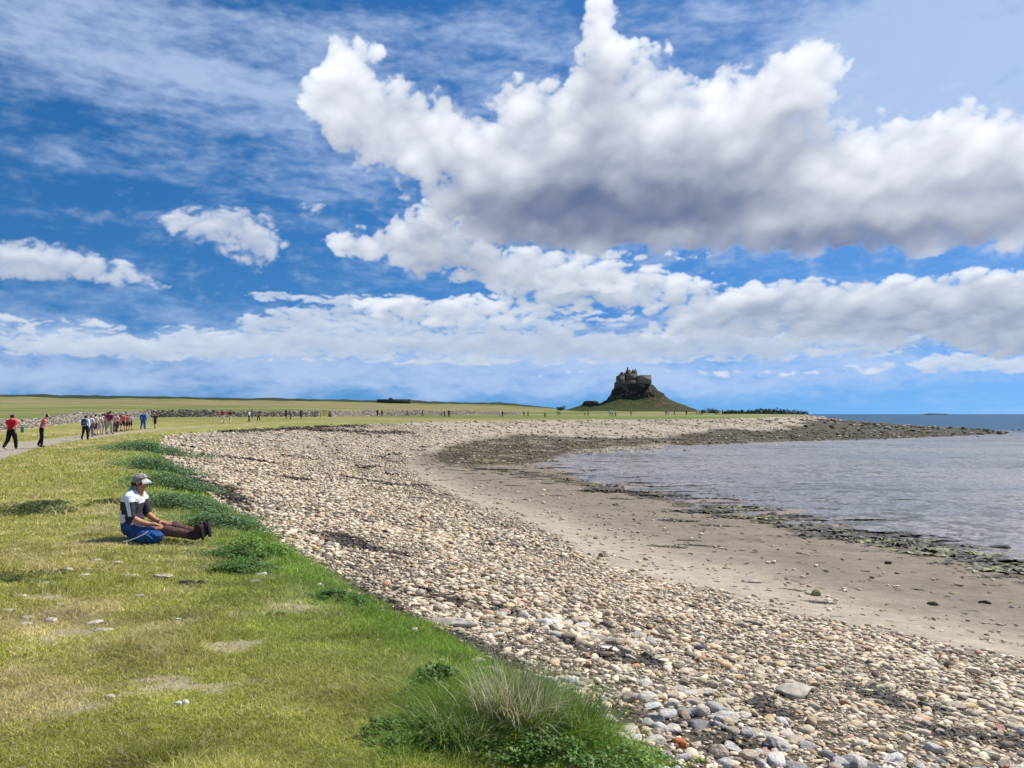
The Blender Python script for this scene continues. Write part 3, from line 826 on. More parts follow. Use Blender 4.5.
for (d0, d1, dn, L) in [(2, 9, 260, .10), (9, 20, 150, .16), (20, 45, 70, .26), (45, 100, 16, .55)]:
    x, y = sector_points(d0, d1, dn)
    w = wrack_amount(x, y); m = masks(x, y)
    p = w * (m['shing'] > .3)
    p = np.maximum(p, .8 * m['tide'] * sstep(-.15, .3, fbm(x / 1.3, y / .7, 4, 127)) * (m['shing'] < .6))
    p = np.maximum(p, np.where(m['r'] < 60, .02, .006) * (m['sdC'] > -.2))
    p = np.maximum(p, .9 * sstep(.08, .30, fbm(x / 2.6, y / 1.1, 4, 141)) * (m['sdC'] < 1.2) * np.exp(-np.abs(m['sdC'] - .5) / 5))
    p = p * (m['sdA'] < -.05) * (m['sdC'] > -40)
    k = rw.rand(len(x)) < p; x, y = x[k], y[k]; n = len(x)
    isw = (w[k] > .3)
    cb = np.where((rw.rand(n) < .16)[:, None] & ~isw[:, None], np.array([[.20, .19, .045]]), np.array([[.030, .022, .014]])) * rw.uniform(.6, 1.6, (n, 1))
    br = rw.rand(n) < .2; cb[br] = cb[br] * .3 + np.array([.14, .075, .04])
    inst = np.where(w[k] > .3, .30, .06); v, f, c = strips(x, y, L * rw.uniform(.5, 1.3, n), L * .16 * rw.uniform(.6, 1.4, n), L * inst, cb, rw); v[:, 2] = np.maximum(v[:, 2], WATER + .006)
    V_.append(v); F_.append(f + off); C_.append(c); off += len(v)
me = mesh_np("seaweed", np.concatenate(V_), np.concatenate(F_), False); vcol(me, np.concatenate(C_))
tag(link("seaweed", me, mat_weed), "dark brown and yellow-green seaweed straps strewn over beach", kind="stuff")
print("WEED", sum(len(f) for f in F_))

# flat weed mats in the shallows and on wet sand, one by one
MATS = [(690, 486, .5), (640, 483, .7), (570, 474, .6), (497, 470, .5), (610, 492, 1.0), (660, 496, .9), (735, 507, .9), (700, 512, .8), (760, 519, .9), (835, 531, .9), (870, 537, 1.0), (915, 545, .7), (955, 553, .8), (1005, 571, .8), (680, 521, .5), (716, 526, .35),
        (778, 449, .5), (640, 462, .45), (880, 472, .35), (960, 458, .6), (800, 484, .25), (905, 500, .3), (602, 462, .6), (560, 468, .6), (866, 520, .55), (523, 478, .35), (548, 484, .3), (512, 486, .25), (590, 492, .35), (560, 496, .2), (622, 499, .3), (598, 470, .5), (628, 478, .45), (655, 487, .6), (676, 492, .5), (706, 499, .7), (722, 503, .4), (745, 511, .6), (768, 523, .45), (786, 516, .8), (805, 527, .6),
        (818, 521, .35), (848, 540, .5), (884, 533, .5), (898, 541, .8), (930, 548, .7), (944, 541, .35), (975, 559, .7), (990, 566, .5), (1012, 562, .6), (470, 474, .3), (484, 481, .2), (452, 470, .3), (688, 541, .2), (668, 547, .3), (700, 546, .25), (820, 603, .2), (795, 590, .15)]
rm = np.random.RandomState(41)
for j, (a, b, s) in enumerate(MATS):
    s = s * 1.2
    x0, y0 = march(a, b, lambda x, y: np.maximum(height(x, y), WATER))
    k = 150
    t = rm.uniform(0, 6.28, k); rr_ = rm.rand(k) ** .8 * s
    e1, e2 = rm.uniform(1.0, 2.1), rm.uniform(.28, .55); lob = 1 + .35 * np.sin(t * 2 + rm.uniform(0, 6)) + .2 * np.sin(t * 5 + rm.uniform(0, 6))
    x = x0 + np.cos(t) * rr_ * e1 * lob; y = y0 + np.sin(t) * rr_ * e2 * lob
    cb = np.where((rm.rand(k) < rm.choice([.04, .12, .4]))[:, None], np.array([[.19, .18, .05]]), np.array([[.038, .032, .018]])) * rm.uniform(.6, 1.5, (k, 1))
    L = s * .42
    v, f, c = strips(x, y, np.full(k, L), np.full(k, L * .22), s * .05, cb, rm)
    v[:, 2] = np.maximum(v[:, 2], WATER + .004) - 0
    v -= np.array([x0, y0, 0]); z0 = max(ground_z(x0, y0), WATER); v[:, 2] -= z0
    me = mesh_np("seaweed_mat", v, f); vcol(me, c)
    o = link("seaweed_mat", me, mat_weed); o.location = (x0, y0, z0)
    inw = ground_z(x0, y0) < WATER
    tag(o, "dark brown mat of seaweed breaking the surface of the shallows" if inw else "dark mat of seaweed lying on the wet sand by the water line", "seaweed", "seaweed mats in the shallows" if inw else "seaweed mats on the wet sand")
# ------------------------------------------------------------------ grass
mat_grass = attr_mat("grass_blade", .7, 6.0, .12, 0, 0, .25, trans=.45)
def blades(x, y, z, h, w, lean, cols, rs_):
    n = len(x); th = rs_.uniform(0, 6.28, n); la = rs_.uniform(0, 6.28, n)
    dx, dy = np.cos(th) * w, np.sin(th) * w
    lx, ly = np.cos(la) * lean, np.sin(la) * lean
    V = np.stack([np.stack([x - dx, y - dy, z], -1), np.stack([x + dx, y + dy, z], -1),
                  np.stack([x + dx * .7 + lx * .4, y + dy * .7 + ly * .4, z + h * .6], -1), np.stack([x - dx * .7 + lx * .4, y - dy * .7 + ly * .4, z + h * .6], -1),
                  np.stack([x + lx, y + ly, z + h], -1)], 1)
    b = (np.arange(n) * 5)[:, None]
    f = np.concatenate([b + np.array([[0, 1, 2]]), b + np.array([[0, 2, 3]]), b + np.array([[3, 2, 4]])], 1).reshape(-1, 3)
    return V.reshape(-1, 3), f, np.repeat(cols, 5, 0)

LUSH = [wpoly([(385, 768), (380, 735), (410, 700), (460, 690), (520, 690), (580, 715), (640, 768)])]
def grass_pass(n, d0, d1, seed):
    rg = np.random.RandomState(seed)
    a = np.radians(rg.uniform(-43, 20, n)); r = np.exp(rg.uniform(math.log(d0), math.log(d1), n))
    x, y = np.sin(a) * r, np.cos(a) * r
    m = masks(x, y)
    ok = (m['sdA'] > -.10) & ((m['path'] > PATH_W + .1 + fbm(x, y, 2, 131) * .3) | (rg.rand(n) < .06))
    na_, nb_, nc_ = fbm(x / 1.6, y / 1.6, 5, 81), fbm(x / 6.0, y / 6.0, 4, 83), fbm(x / .45, y / .45, 4, 85)
    bare = sstep(.20, .50, fbm(x / 1.1, y / .7, 4, 93) + .5 * nc_)
    ok &= rg.rand(n) > bare * .85
    x, y, r, sdA, na_, nb_, nc_ = x[ok], y[ok], r[ok], m['sdA'][ok], na_[ok], nb_[ok], nc_[ok]; n = len(x)
    sc = np.clip(r / 5.0, .75, 14)
    lush = np.zeros(n)
    for l in LUSH: lush = np.maximum(lush, sstep(-.15, .35, poly_sd(x, y, l)))
    bank = np.exp(-np.maximum(sdA, 0) / (.60 + .02 * r))
    tall = sstep(.05, .5, fbm(x / .9, y / .9, 3, 133) + .3 * na_)
    h = (.012 + .016 * rg.rand(n) + .07 * tall * rg.rand(n) + .05 * bank * rg.rand(n) + .24 * lush * rg.rand(n)) * np.clip(sc, 1, 3.0) ** .6
    w = (.0017 + .0012 * rg.rand(n)) * sc
    green = np.array([.42, .45, .065]); olive = np.array([.60, .54, .16]); straw = np.array([.74, .62, .36]); lu = np.array([.22, .38, .05])
    c = mixc(green, olive, sstep(-.35, .45, na_ + nb_ * .6 + rg.randn(n) * .2))
    dry = np.clip(sstep(.02, .34, na_ * .6 + nb_ * .7 + nc_ * .35) * .8 + (rg.rand(n) < .30) * .8, 0, 1)
    c = mixc(c, straw, dry)
    c = mixc(c, lu, np.clip(bank * 1.5 * (1 - sstep(20, 70, r) * .7) + lush, 0, .92) * (rg.rand(n) > .10))
    c = c * rg.uniform(.45, 1.4, (n, 1)) * (1 + .6 * fbm(x / .8, y / .5, 4, 143))[:, None]
    z = height(x, y) - .004
    return blades(x, y, z, h, w, h * np.where(rg.rand(n) < .25, rg.uniform(1.5, 3.0, n), rg.uniform(.2, 1.1, n)), c, rg)
gv, gf, gc = [], [], []; off = 0
for n, d0, d1, sd in ((760000, 2.3, 13, 201), (240000, 13, 70, 202)):
    v, f, c = grass_pass(n, d0, d1, sd)
    gv.append(v); gf.append(f + off); gc.append(c); off += len(v)
me = mesh_np("grass", np.concatenate(gv), np.concatenate(gf)); vcol(me, np.concatenate(gc))
tag(link("grass", me, mat_grass), "short sunlit turf, olive green with straw patches", kind="stuff")
print("GRASS", sum(len(f) for f in gf))

# ------------------------------------------------------------------ leafy plants along the bank
mat_leaf = attr_mat("leaf", .55, 9.0, .2, .2, .01, .35, trans=.25)
def leafy(name, px, py, rad, hgt, n, leaf, col, label, group=None, depth=.8, flowers=0, seed=0, stems=True, cat="plant"):
    rl = np.random.RandomState(seed + 500)
    x0, y0, z0 = at(px, py)
    root = empty(name, (x0, y0, z0)); tag(root, label, cat, group)
    # several shoots of different height, leaves spread over them
    ns = max(5, int(n / 60)); sx = rl.randn(ns) * rad * .5; sy = rl.randn(ns) * rad * depth * .5; sh = hgt * rl.uniform(.45, 1.0, ns) * np.exp(-(sx ** 2 + sy ** 2) / (rad * rad) * .7)
    k = rl.randint(0, ns, n); t = rl.rand(n) ** .7
    spread = rad * .26 * (1 - t * .55)
    x = sx[k] * (1 + .25 * t) + rl.randn(n) * spread; y = sy[k] * (1 + .25 * t) + rl.randn(n) * spread * depth
    gz = height(x + x0, y + y0) - z0
    z = gz + t * sh[k] + .01
    th = rl.uniform(0, 6.28, n); pit = rl.uniform(-.2, .9, n); L = leaf * rl.uniform(.5, 1.3, n); W = L * rl.uniform(.28, .5, n)
    d = np.stack([np.cos(th) * np.cos(pit), np.sin(th) * np.cos(pit), np.sin(pit)], -1); s_ = np.stack([-np.sin(th), np.cos(th), rl.randn(n) * .3], -1)
    P = np.stack([x, y, z], -1)
    V = np.stack([P, P + d * L[:, None] * .5 + s_ * W[:, None], P + d * L[:, None] - np.array([0, 0, 1]) * (L * .25)[:, None], P + d * L[:, None] * .5 - s_ * W[:, None]], 1).reshape(-1, 3)
    f = (np.arange(n) * 4)[:, None] + np.array([[0, 1, 2, 3]])
    cc = np.array(col) * rl.uniform(.55, 1.5, (n, 1)); cc[:, 0] *= rl.uniform(.8, 1.4, n)
    me = mesh_np("foliage", V, f); vcol(me, np.repeat(cc, 4, 0)); link("foliage", me, mat_leaf, root)
    if stems:
        vs, fs = [], []
        for i in range(ns):
            b = len(vs) * 1; g = float(height(np.array([sx[i] + x0]), np.array([sy[i] + y0]))[0]) - z0
            for q_ in range(3):
                an = q_ * 2.094; vs.append((sx[i] + .006 * math.cos(an), sy[i] + .006 * math.sin(an), g - .02))
            vs.append((sx[i] * 1.25, sy[i] * 1.25, g + sh[i])); fs += [(b, b + 1, b + 3), (b + 1, b + 2, b + 3), (b + 2, b, b + 3)]
        me = mesh_np("stem", np.array(vs), np.array(fs)); vcol(me, np.tile(np.array([[.10, .12, .04]]), (len(vs), 1))); link("stem", me, mat_leaf, root)
    if flowers:
        x = rl.randn(flowers) * rad * .6; y = rl.randn(flowers) * rad * .5 * depth; z = height(x + x0, y + y0) - z0 + hgt * rl.uniform(.3, 1.0, flowers)
        sc = np.full((flowers, 3), .008); v, f, c = batch(var1, fac1, np.stack([x, y, z], -1), sc, x * 0, x * 0, np.tile(np.array([[.8, .8, .62]]), (flowers, 1)), None)
        me = mesh_np("blossom", v, f); vcol(me, c); link("blossom", me, mat_leaf, root)
    return root
DG = (.09, .19, .035); MG = (.16, .30, .05); BG = (.12, .22, .09)
leafy("dock_plant", 148, 452, 1.76, .62, 5460, 0.093, BG, "grey-green leafy bushy plant at the corner where bank and path bend", seed=1)
leafy("dock_plant", 160, 470, 1.17, .5, 4003, 0.074, BG, "blue-green leafy clump on the bank behind the seated person", seed=2)
leafy("dock_plant", 176, 488, 1.0, .42, 3639, 0.062, BG, "blue-green weedy clump between the seated person's cap and the shingle", seed=3)
leafy("dock_plant", 181, 509, 0.88, .32, 4368, 0.056, BG, "dark leafy clump just above the seated person's boots", seed=4)
leafy("dock_plant", 225, 528, 0.65, .26, 3639, 0.05, BG, "leafy clump on the bank right of the boots", seed=5)
leafy("nettle_patch", 236, 559, .30, .16, 2160, 0.033, DG, "low dark green tuft on the bank edge, upper of two", seed=6, cat="plant")
leafy("nettle_patch", 243, 572, .34, .13, 2400, 0.033, DG, "low dark green tuft on the bank edge, lower of two", seed=7)
leafy("nettle_patch", 262, 552, .5, .22, 2400, 0.036, MG, "bright green weedy patch spilling onto the shingle edge", seed=8)
leafy("nettle_patch", 340, 603, .22, .15, 1920, 0.03, DG, "dark green tuft on the bank halfway down the shingle edge", seed=9)
leafy("nettle_patch", 438, 694, .17, .20, 3120, 0.027, DG, "rounded dark green leafy bush left of the pale dry tussock", seed=10, cat="bush")
leafy("nettle_patch", 275, 619, .07, .07, 384, 0.018, BG, "small lone green rosette in the turf", seed=11)
leafy("nettle_patch", 545, 758, .30, .14, 2400, 0.025, DG, "dark leafy growth in front of the dry tussock", seed=12)
leafy("nettle_patch", 430, 742, .22, .15, 3600, 0.027, DG, "dark leafy growth at the lower middle, left of the tussock", seed=13)
leafy("nettle_patch", 620, 758, .26, .12, 2640, 0.021, MG, "bright green weeds ending against the nearest shingle", seed=14)
leafy("nettle_patch", 500, 700, .25, .14, 2400, 0.021, MG, "mid green weeds at the top of the bank behind the dry tussock", seed=15)
leafy("scrub", 25, 513, .75, 0.154, 2600, 0.042, (.06, .10, .03), "dark rough scrub patch in the turf at the picture's left", seed=16)
leafy("scrub", 52, 506, .40, 0.091, 1000, 0.042, (.07, .115, .03), "small dark scrub patch right of the larger one in the turf", seed=17)
leafy("scrub", 110, 503, .30, 0.084, 840, 0.036, (.08, .12, .03), "small scrub tuft left of the seated person's back", seed=18)
leafy("scrub", 12, 580, .40, 0.042, 1200, 0.027, (.075, .12, .03), "low green weed patch among the pale sunk stones", seed=19)
def ribbons(base, dirs, L, w, cols, droop, rs_, seg=6):
    n = len(base); P = []; p = base.copy(); d = dirs.copy()
    side = np.cross(d, np.array([0, 0, 1.0])); side /= np.maximum(np.linalg.norm(side, axis=1, keepdims=True), 1e-6)
    for k in range(seg + 1):
        ww = (w * (1 - k / seg) ** .7 + .0004)[:, None]
        P += [p - side * ww, p + side * ww]
        p = p + d * (L / seg)[:, None]; d = d + np.array([0, 0, -1.0]) * (droop / seg)[:, None]; d /= np.linalg.norm(d, axis=1, keepdims=True)
    V = np.stack(P, 1).reshape(-1, 3)
    f = np.array([[2 * k, 2 * k + 1, 2 * k + 3, 2 * k + 2] for k in range(seg)])
    return V, (f[None] + (np.arange(n) * (2 * seg + 2))[:, None, None]).reshape(-1, 4), np.repeat(cols, 2 * seg + 2, 0)
def tussock(px, py, rad, L0, n, mixg, label, seed, name="grass_tussock", group=None):
    rt = np.random.RandomState(seed); x0, y0, z0 = at(px, py)
    bx, by = rt.randn(n) * rad * .4, rt.randn(n) * rad * .3
    bz = height(bx + x0, by + y0) - z0
    a = rt.uniform(0, 6.28, n); up = rt.uniform(.9, 3.2, n)
    d = np.stack([np.cos(a), np.sin(a), up], -1); d /= np.linalg.norm(d, axis=1, keepdims=True)
    c = np.where((rt.rand(n) < mixg)[:, None], np.array([[.20, .29, .06]]), np.array([[.58, .51, .35]])) * rt.uniform(.55, 1.25, (n, 1))
    v, f, c = ribbons(np.stack([bx, by, bz], -1), d, L0 * rt.uniform(.45, 1.1, n), np.full(n, .0027) * rt.uniform(.6, 1.4, n), c, rt.uniform(.2, 1.5, n), rt)
    me = mesh_np(name, v, f); vcol(me, c); o = link(name, me, mat_grass); o.location = (x0, y0, z0); tag(o, label, "grass clump", group)
tussock(515, 738, .20, .46, 1100, .35, "tall pale dry tussock of bent stalks at the bank foot", 61)
tussock(572, 742, .20, .34, 900, .9, "green upright tussock right of the pale dry one", 62)
tussock(455, 750, .18, .26, 600, .75, "lower tussock of mixed dry and green blades left of the pale one", 63)
# dead flower stalks standing up against the dark weed
rt = np.random.RandomState(71); x0, y0, z0 = at(508, 698); n = 46
bx, by = rt.randn(n) * .14, rt.randn(n) * .06; bz = height(bx + x0, by + y0) - z0
d = np.stack([rt.randn(n) * .22, rt.randn(n) * .15, np.ones(n)], -1); d /= np.linalg.norm(d, axis=1, keepdims=True)
v, f, c = ribbons(np.stack([bx, by, bz], -1), d, rt.uniform(.2, .36, n), np.full(n, .0016), np.array([[.30, .25, .22]]) * rt.uniform(.6, 1.3, (n, 1)), rt.uniform(0, .4, n), rt)
me = mesh_np("dead_stalks", v, f); vcol(me, c); o = link("dead_stalks", me, mat_grass); o.location = (x0, y0, z0); tag(o, "thin upright grey dead stalks rising in front of black wrack", "grass clump")
# ------------------------------------------------------------------ dry stone walls
class MB:
    def __init__(s): s.v, s.f, s.n = [], [], 0
    def add(s, v, f):
        v = np.asarray(v, float); s.v.append(v); s.f.append(np.asarray(f) + s.n); s.n += len(v)
    def box(s, c, sz, rz=0.0, taper=1.0, jit=0.0, rs_=None):
        x, y, z = np.array(sz) / 2
        v = np.array([(-x, -y, -z), (x, -y, -z), (x, y, -z), (-x, y, -z), (-x * taper, -y * taper, z), (x * taper, -y * taper, z), (x * taper, y * taper, z), (-x * taper, y * taper, z)])
        if jit: v = v + rs_.randn(8, 3) * jit
        cs, sn = math.cos(rz), math.sin(rz)
        v = np.stack([v[:, 0] * cs - v[:, 1] * sn, v[:, 0] * sn + v[:, 1] * cs, v[:, 2]], -1) + np.array(c)
        s.add(v, [(0, 3, 2, 1), (4, 5, 6, 7), (0, 1, 5, 4), (1, 2, 6, 5), (2, 3, 7, 6), (3, 0, 4, 7)])
    def obj(s, name, mat, parent=None, loc=None, smooth=False, cols=None):
        me = mesh_np(name, np.concatenate(s.v), np.concatenate(s.f), smooth)
        if cols is not None: vcol(me, cols)
        return link(name, me, mat, parent, loc)

mat_wallstone = attr_mat("wall_stone", .9, 6.0, .25, .4, .03, .2)
def stone_wall(px_pts, h, label, seed):
    rs_ = np.random.RandomState(seed)
    pts = np.array([march(a, b, lambda x, y: landz(x, y)) for a, b in px_pts])
    seg = np.hypot(*(pts[1:] - pts[:-1]).T); cum = np.concatenate([[0], np.cumsum(seg)]); L = cum[-1]
    m = MB(); cols = []
    x0, y0 = pts[0]; z0 = float(landz(x0, y0))
    for course in range(7):
        s = 0.0
        while s < L:
            ln = rs_.uniform(.25, .7)
            px_, py_ = np.interp(s + ln / 2, cum, pts[:, 0]), np.interp(s + ln / 2, cum, pts[:, 1])
            i = min(np.searchsorted(cum, s + ln / 2) - 1, len(seg) - 1); i = max(i, 0)
            rz = math.atan2(pts[i + 1, 1] - pts[i, 1], pts[i + 1, 0] - pts[i, 0])
            ch = h / 7 * rs_.uniform(.8, 1.25)
            top = h * (1 + .12 * math.sin(s * .21 + seed)) * (1 + .1 * float(perlin(s / 3.0, seed, 3)))
            z = float(landz(px_, py_)) + (course + .5) / 7 * top - .05
            if not (course == 6 and rs_.rand() < .3):
                m.box((px_ - x0, py_ - y0, z - z0), (ln * .97, .5 - course * .02 + rs_.uniform(-.07, .07), top / 7 * rs_.uniform(.85, 1.15)), rz + rs_.randn() * .04, jit=.018, rs_=rs_)
                c = np.array([(.30, .26, .225), (.37, .315, .28), (.20, .175, .15), (.26, .225, .20), (.43, .38, .33)][rs_.randint(5)]) * rs_.uniform(.75, 1.2)
                cols.append(np.tile(c, (8, 1)))
            s += ln
    o = m.obj("stone_wall", mat_wallstone, None, (x0, y0, z0), cols=np.concatenate(cols)); tag(o, label, "wall")
    return o
stone_wall([(-120, 441), (-40, 434), (20, 429.5), (50, 426), (75, 422.5), (105, 419.6), (150, 417.4), (200, 416.8), (260, 416.8), (318, 416.9)], 1.08, "long pale dry stone wall running behind the walkers from the left edge", 5)
stone_wall([(330, 416.9), (380, 415.8), (440, 415.0), (520, 414.8)], 1.15, "farther, lower length of dry stone wall beyond the gap with the wooden gate", 8)
# timber gate in the gap
gx, gy = march(320, 416.9, landz); gx2, gy2 = march(329, 416.9, landz)
g = empty("field_gate", (gx, gy, float(landz(gx, gy)))); tag(g, "small yellowish wooden field gate in the gap between stone walls", "gate")
mat_timber = plain_mat("timber", (.36, .28, .12), .85, .3, 5, .3, .01)
gw = gx2 - gx
for s_ in (0.06, gw - .06):
    m = MB(); m.box((s_, (gy2 - gy) * s_ / gw, .55), (.14, .14, 1.35)); m.obj("post", mat_timber, g)
m = MB()
for k in range(5): m.box((gw / 2, (gy2 - gy) / 2, .22 + k * .21), (gw - .3, .05, .09))
m.obj("bars", mat_timber, g)

# ------------------------------------------------------------------ the crag and its castle
mat_rock = None
def rock_mat():
    m, nt, b = new_mat("crag_rock")
    at_ = N(nt, 'ShaderNodeAttribute', attribute_name="col")
    n = noise_node(nt, .35, 8, .7); n2 = noise_node(nt, .09, 5, .6)
    mr = N(nt, 'ShaderNodeMapRange'); mr.inputs['From Min'].default_value = .35; mr.inputs['From Max'].default_value = .65; mr.inputs['To Min'].default_value = .5; mr.inputs['To Max'].default_value = 1.45
    nt.links.new(n.outputs['Fac'], mr.inputs['Value'])
    mx = N(nt, 'ShaderNodeVectorMath', operation='SCALE'); nt.links.new(at_.outputs['Color'], mx.inputs[0]); nt.links.new(mr.outputs[0], mx.inputs['Scale'])
    nt.links.new(mx.outputs[0], b.inputs['Base Color']); b.inputs['Roughness'].default_value = .95; b.inputs['Specular IOR Level'].default_value = .1
    bp = N(nt, 'ShaderNodeBump'); bp.inputs['Strength'].default_value = .9; bp.inputs['Distance'].default_value = 1.2
    nt.links.new(n.outputs['Fac'], bp.inputs['Height']); nt.links.new(bp.outputs[0], b.inputs['Normal'])
    return m
mat_rock = rock_mat()
CY = 800.0
CX = (634 - 512) / F * CY
BZ = float(landz(CX, CY)) - 1.0
U = CY / F                                  # metres per picture pixel at the castle
def hill_mesh(name, cx, cy, left, right, front, back, rough, gtop, seed, n_th=220, n_r=90):
    """heights (m) against distance from the centre for four sides; each side is [(distance, height), ...] from the top outwards"""
    th = np.linspace(0, 2 * np.pi, n_th, endpoint=False); rr_ = np.linspace(0, 1.0, n_r)
    sides = [right, back, left, front]
    H_, D_ = [], []
    ks = np.linspace(0, 1, 40)
    def prof(s):
        d = np.array([p[0] for p in s], float); h = np.array([p[1] for p in s], float)
        l = np.concatenate([[0], np.cumsum(np.hypot(np.diff(d), np.diff(h)))]); l /= l[-1]
        return np.interp(ks, l, d), np.interp(ks, l, h)
    P = [prof(s) for s in sides]
    X, Y, Z = [], [], []
    for t in th:
        a = t / (np.pi / 2); i = int(a) % 4; f = a - int(a); f = f * f * (3 - 2 * f)
        d = P[i][0] * (1 - f) + P[(i + 1) % 4][0] * f; h = P[i][1] * (1 - f) + P[(i + 1) % 4][1] * f
        kk = np.linspace(0, 1, n_r); dd, hh = np.interp(kk, ks, d), np.interp(kk, ks, h)
        dd = dd * (1 + .24 * abs(math.sin(2 * t)) * sstep(gtop, gtop + 8, hh))
        X.append(dd * math.cos(t)); Y.append(dd * math.sin(t)); Z.append(hh)
    X, Y, Z = np.array(X), np.array(Y), np.array(Z)
    top = Z.max()
    slope = np.abs(np.gradient(Z, axis=1)) / (np.abs(np.gradient(np.hypot(X, Y), axis=1)) + .15)
    rk = sstep(.45, 1.0, slope + fbm(X / 9, Z / 6 + Y / 9, 4, seed) * 1.5 + .35 * sstep(gtop - 4, gtop + 8, Z) - .1) * sstep(1, 4, Z)
    nz = fbm(X / 8.0 + Y / 11, Z / 5.0, 5, seed + 5); n2 = fbm(X / 3.0, Y / 3.0 + Z / 2.5, 4, seed + 9)
    amp = rough * rk * np.clip(np.linspace(0, 1, n_r) * 3, 0, 1)[None]
    rad = np.hypot(X, Y) + 1e-6
    X2, Y2 = X + X / rad * (nz * 3.2 + n2 * 1.2) * amp, Y + Y / rad * (nz * 3.2 + n2 * 1.2) * amp
    Z2 = Z + n2 * .6 * amp
    rock = mixc(np.array([.045, .040, .034]), np.array([.19, .155, .12]), sstep(.0, .45, nz + n2 * .6))
    rock = mixc(rock, np.array([.028, .042, .014]), sstep(.1, .4, fbm(X / 5, Z / 4, 4, seed + 21)) * .6)
    turf = mixc(np.array([.042, .062, .017]), np.array([.085, .062, .03]), sstep(.0, .4, fbm(X / 14, Z / 5 + Y / 14, 4, seed + 31) + (X > 12) * .22 * (Z > 6)))
    c = mixc(turf, rock, rk)  # turf and rock colours kept dark to stand in for cloud shadow
    V = np.stack([X2, Y2, Z2], -1).reshape(-1, 3); ids_ = np.arange(n_th * n_r).reshape(n_th, n_r)
    nx_ = np.roll(ids_, -1, axis=0)
    f = np.stack([ids_[:, :-1], ids_[:, 1:], nx_[:, 1:], nx_[:, :-1]], -1).reshape(-1, 4)
    me = mesh_np(name, V, f, False); vcol(me, c.reshape(-1, 3))
    o = link(name, me, mat_rock); o.location = (cx, cy, BZ); tag(o, kind="structure")
    return o
T0 = 31.5
hill_mesh("hill", CX, CY,
          left=[(0, T0), (17.5, T0), (20.5, 21), (27, 14.5), (35, 10), (48, 5), (62, 0), (70, -4)],
          right=[(0, T0 - 1), (17, T0 - 1), (20.5, 25), (29, 18.5), (38, 13), (48, 8.5), (58, 3.5), (66, -3)],
          front=[(0, T0 - .5), (14.5, T0 - 1), (16.5, 22), (18, 15), (26, 11.5), (55, 5), (95, 0), (115, -3)],
          back=[(0, T0), (14, T0), (22, 18), (40, 8), (70, 0), (80, -4)], rough=1.0, gtop=14, seed=301)
# flat topped outcrop left of the crag
hill_mesh("hill", (590.5 - 512) / F * (CY - 5), CY - 5,
          left=[(0, 12.6), (5.5, 12.5), (8.5, 8.5), (16, 6.0), (24, 3.5), (32, -2)], right=[(0, 12.6), (6.5, 12.4), (9.5, 9), (13, 6), (24, 2), (30, -3)],
          front=[(0, 12.6), (5, 12.3), (7, 6), (20, 2.5), (40, -2)], back=[(0, 12.6), (6, 12), (12, 4), (20, -2)], rough=.35, gtop=5, seed=331, n_th=90, n_r=50)

def masonry():
    m, nt, b = new_mat("castle_masonry")
    tc = N(nt, 'ShaderNodeTexCoord'); mp = N(nt, 'ShaderNodeMapping'); mp.inputs['Rotation'].default_value = (R(90), 0, 0)
    nt.links.new(tc.outputs['Object'], mp.inputs[0])
    br = N(nt, 'ShaderNodeTexBrick'); br.inputs['Scale'].default_value = 1.0; br.inputs['Brick Width'].default_value = 1.1; br.inputs['Row Height'].default_value = .5; br.inputs['Mortar Size'].default_value = .03
    br.inputs['Color1'].default_value = (.19, .155, .125, 1); br.inputs['Color2'].default_value = (.12, .098, .08, 1); br.inputs['Mortar'].default_value = (.06, .05, .042, 1)
    nt.links.new(mp.outputs[0], br.inputs['Vector'])
    n = noise_node(nt, .4, 6, .7); mr = N(nt, 'ShaderNodeMapRange'); mr.inputs['From Min'].default_value = .3; mr.inputs['From Max'].default_value = .7; mr.inputs['To Min'].default_value = .6; mr.inputs['To Max'].default_value = 1.4
    nt.links.new(n.outputs['Fac'], mr.inputs['Value'])
    mx = N(nt, 'ShaderNodeVectorMath', operation='SCALE'); nt.links.new(br.outputs['Color'], mx.inputs[0]); nt.links.new(mr.outputs[0], mx.inputs['Scale']); nt.links.new(mx.outputs[0], b.inputs['Base Color'])
    b.inputs['Roughness'].default_value = .95
    return m
mat_masonry = masonry()
mat_pale = plain_mat("pale_masonry", (.27, .22, .185), .9, .25, .6, .2, .2)
mat_slate = plain_mat("roof_slate", (.12, .075, .06), .8, .2, 2, .1, .05)
mat_glass = plain_mat("window_glass", (.02, .025, .03), .15, .1, 2, 0, .01, .6)
castle = empty("castle", (CX, CY - 2, BZ)); tag(castle, "dark stone castle with towers and a long right bastion on top of the crag", "castle")
def X_(px): return (px - 634) * U
def Z_(row): return (HOR - row) * U + EYE - BZ
def cbox(name, xa, xb, rt, rb, ya, yb, mat, taper=1.0, parent=castle):
    m = MB(); m.box(((X_(xa) + X_(xb)) / 2, (ya + yb) / 2, (Z_(rt) + Z_(rb)) / 2), (X_(xb) - X_(xa), yb - ya, Z_(rt) - Z_(rb)), taper=taper); return m.obj(name, mat, parent)
def windows(wall, spots, y, w=.9, h=1.5):
    for (px, row) in spots:
        m = MB(); m.box((X_(px), y - .02, Z_(row)), (w + .5, .16, h + .5)); f = m.obj("window", mat_pale, wall)
        m = MB(); m.box((X_(px), y - .12, Z_(row)), (w, .1, h)); m.obj("pane", mat_glass, f)
def merlons(name, xa, xb, row, y, n, parent):
    m = MB()
    for k in range(n):
        x = X_(xa) + (X_(xb) - X_(xa)) * (k + .5) / n; m.box((x, y, Z_(row) + .4), ((X_(xb) - X_(xa)) / n * .55, .8, .8))
    m.obj(name, mat_masonry, parent)
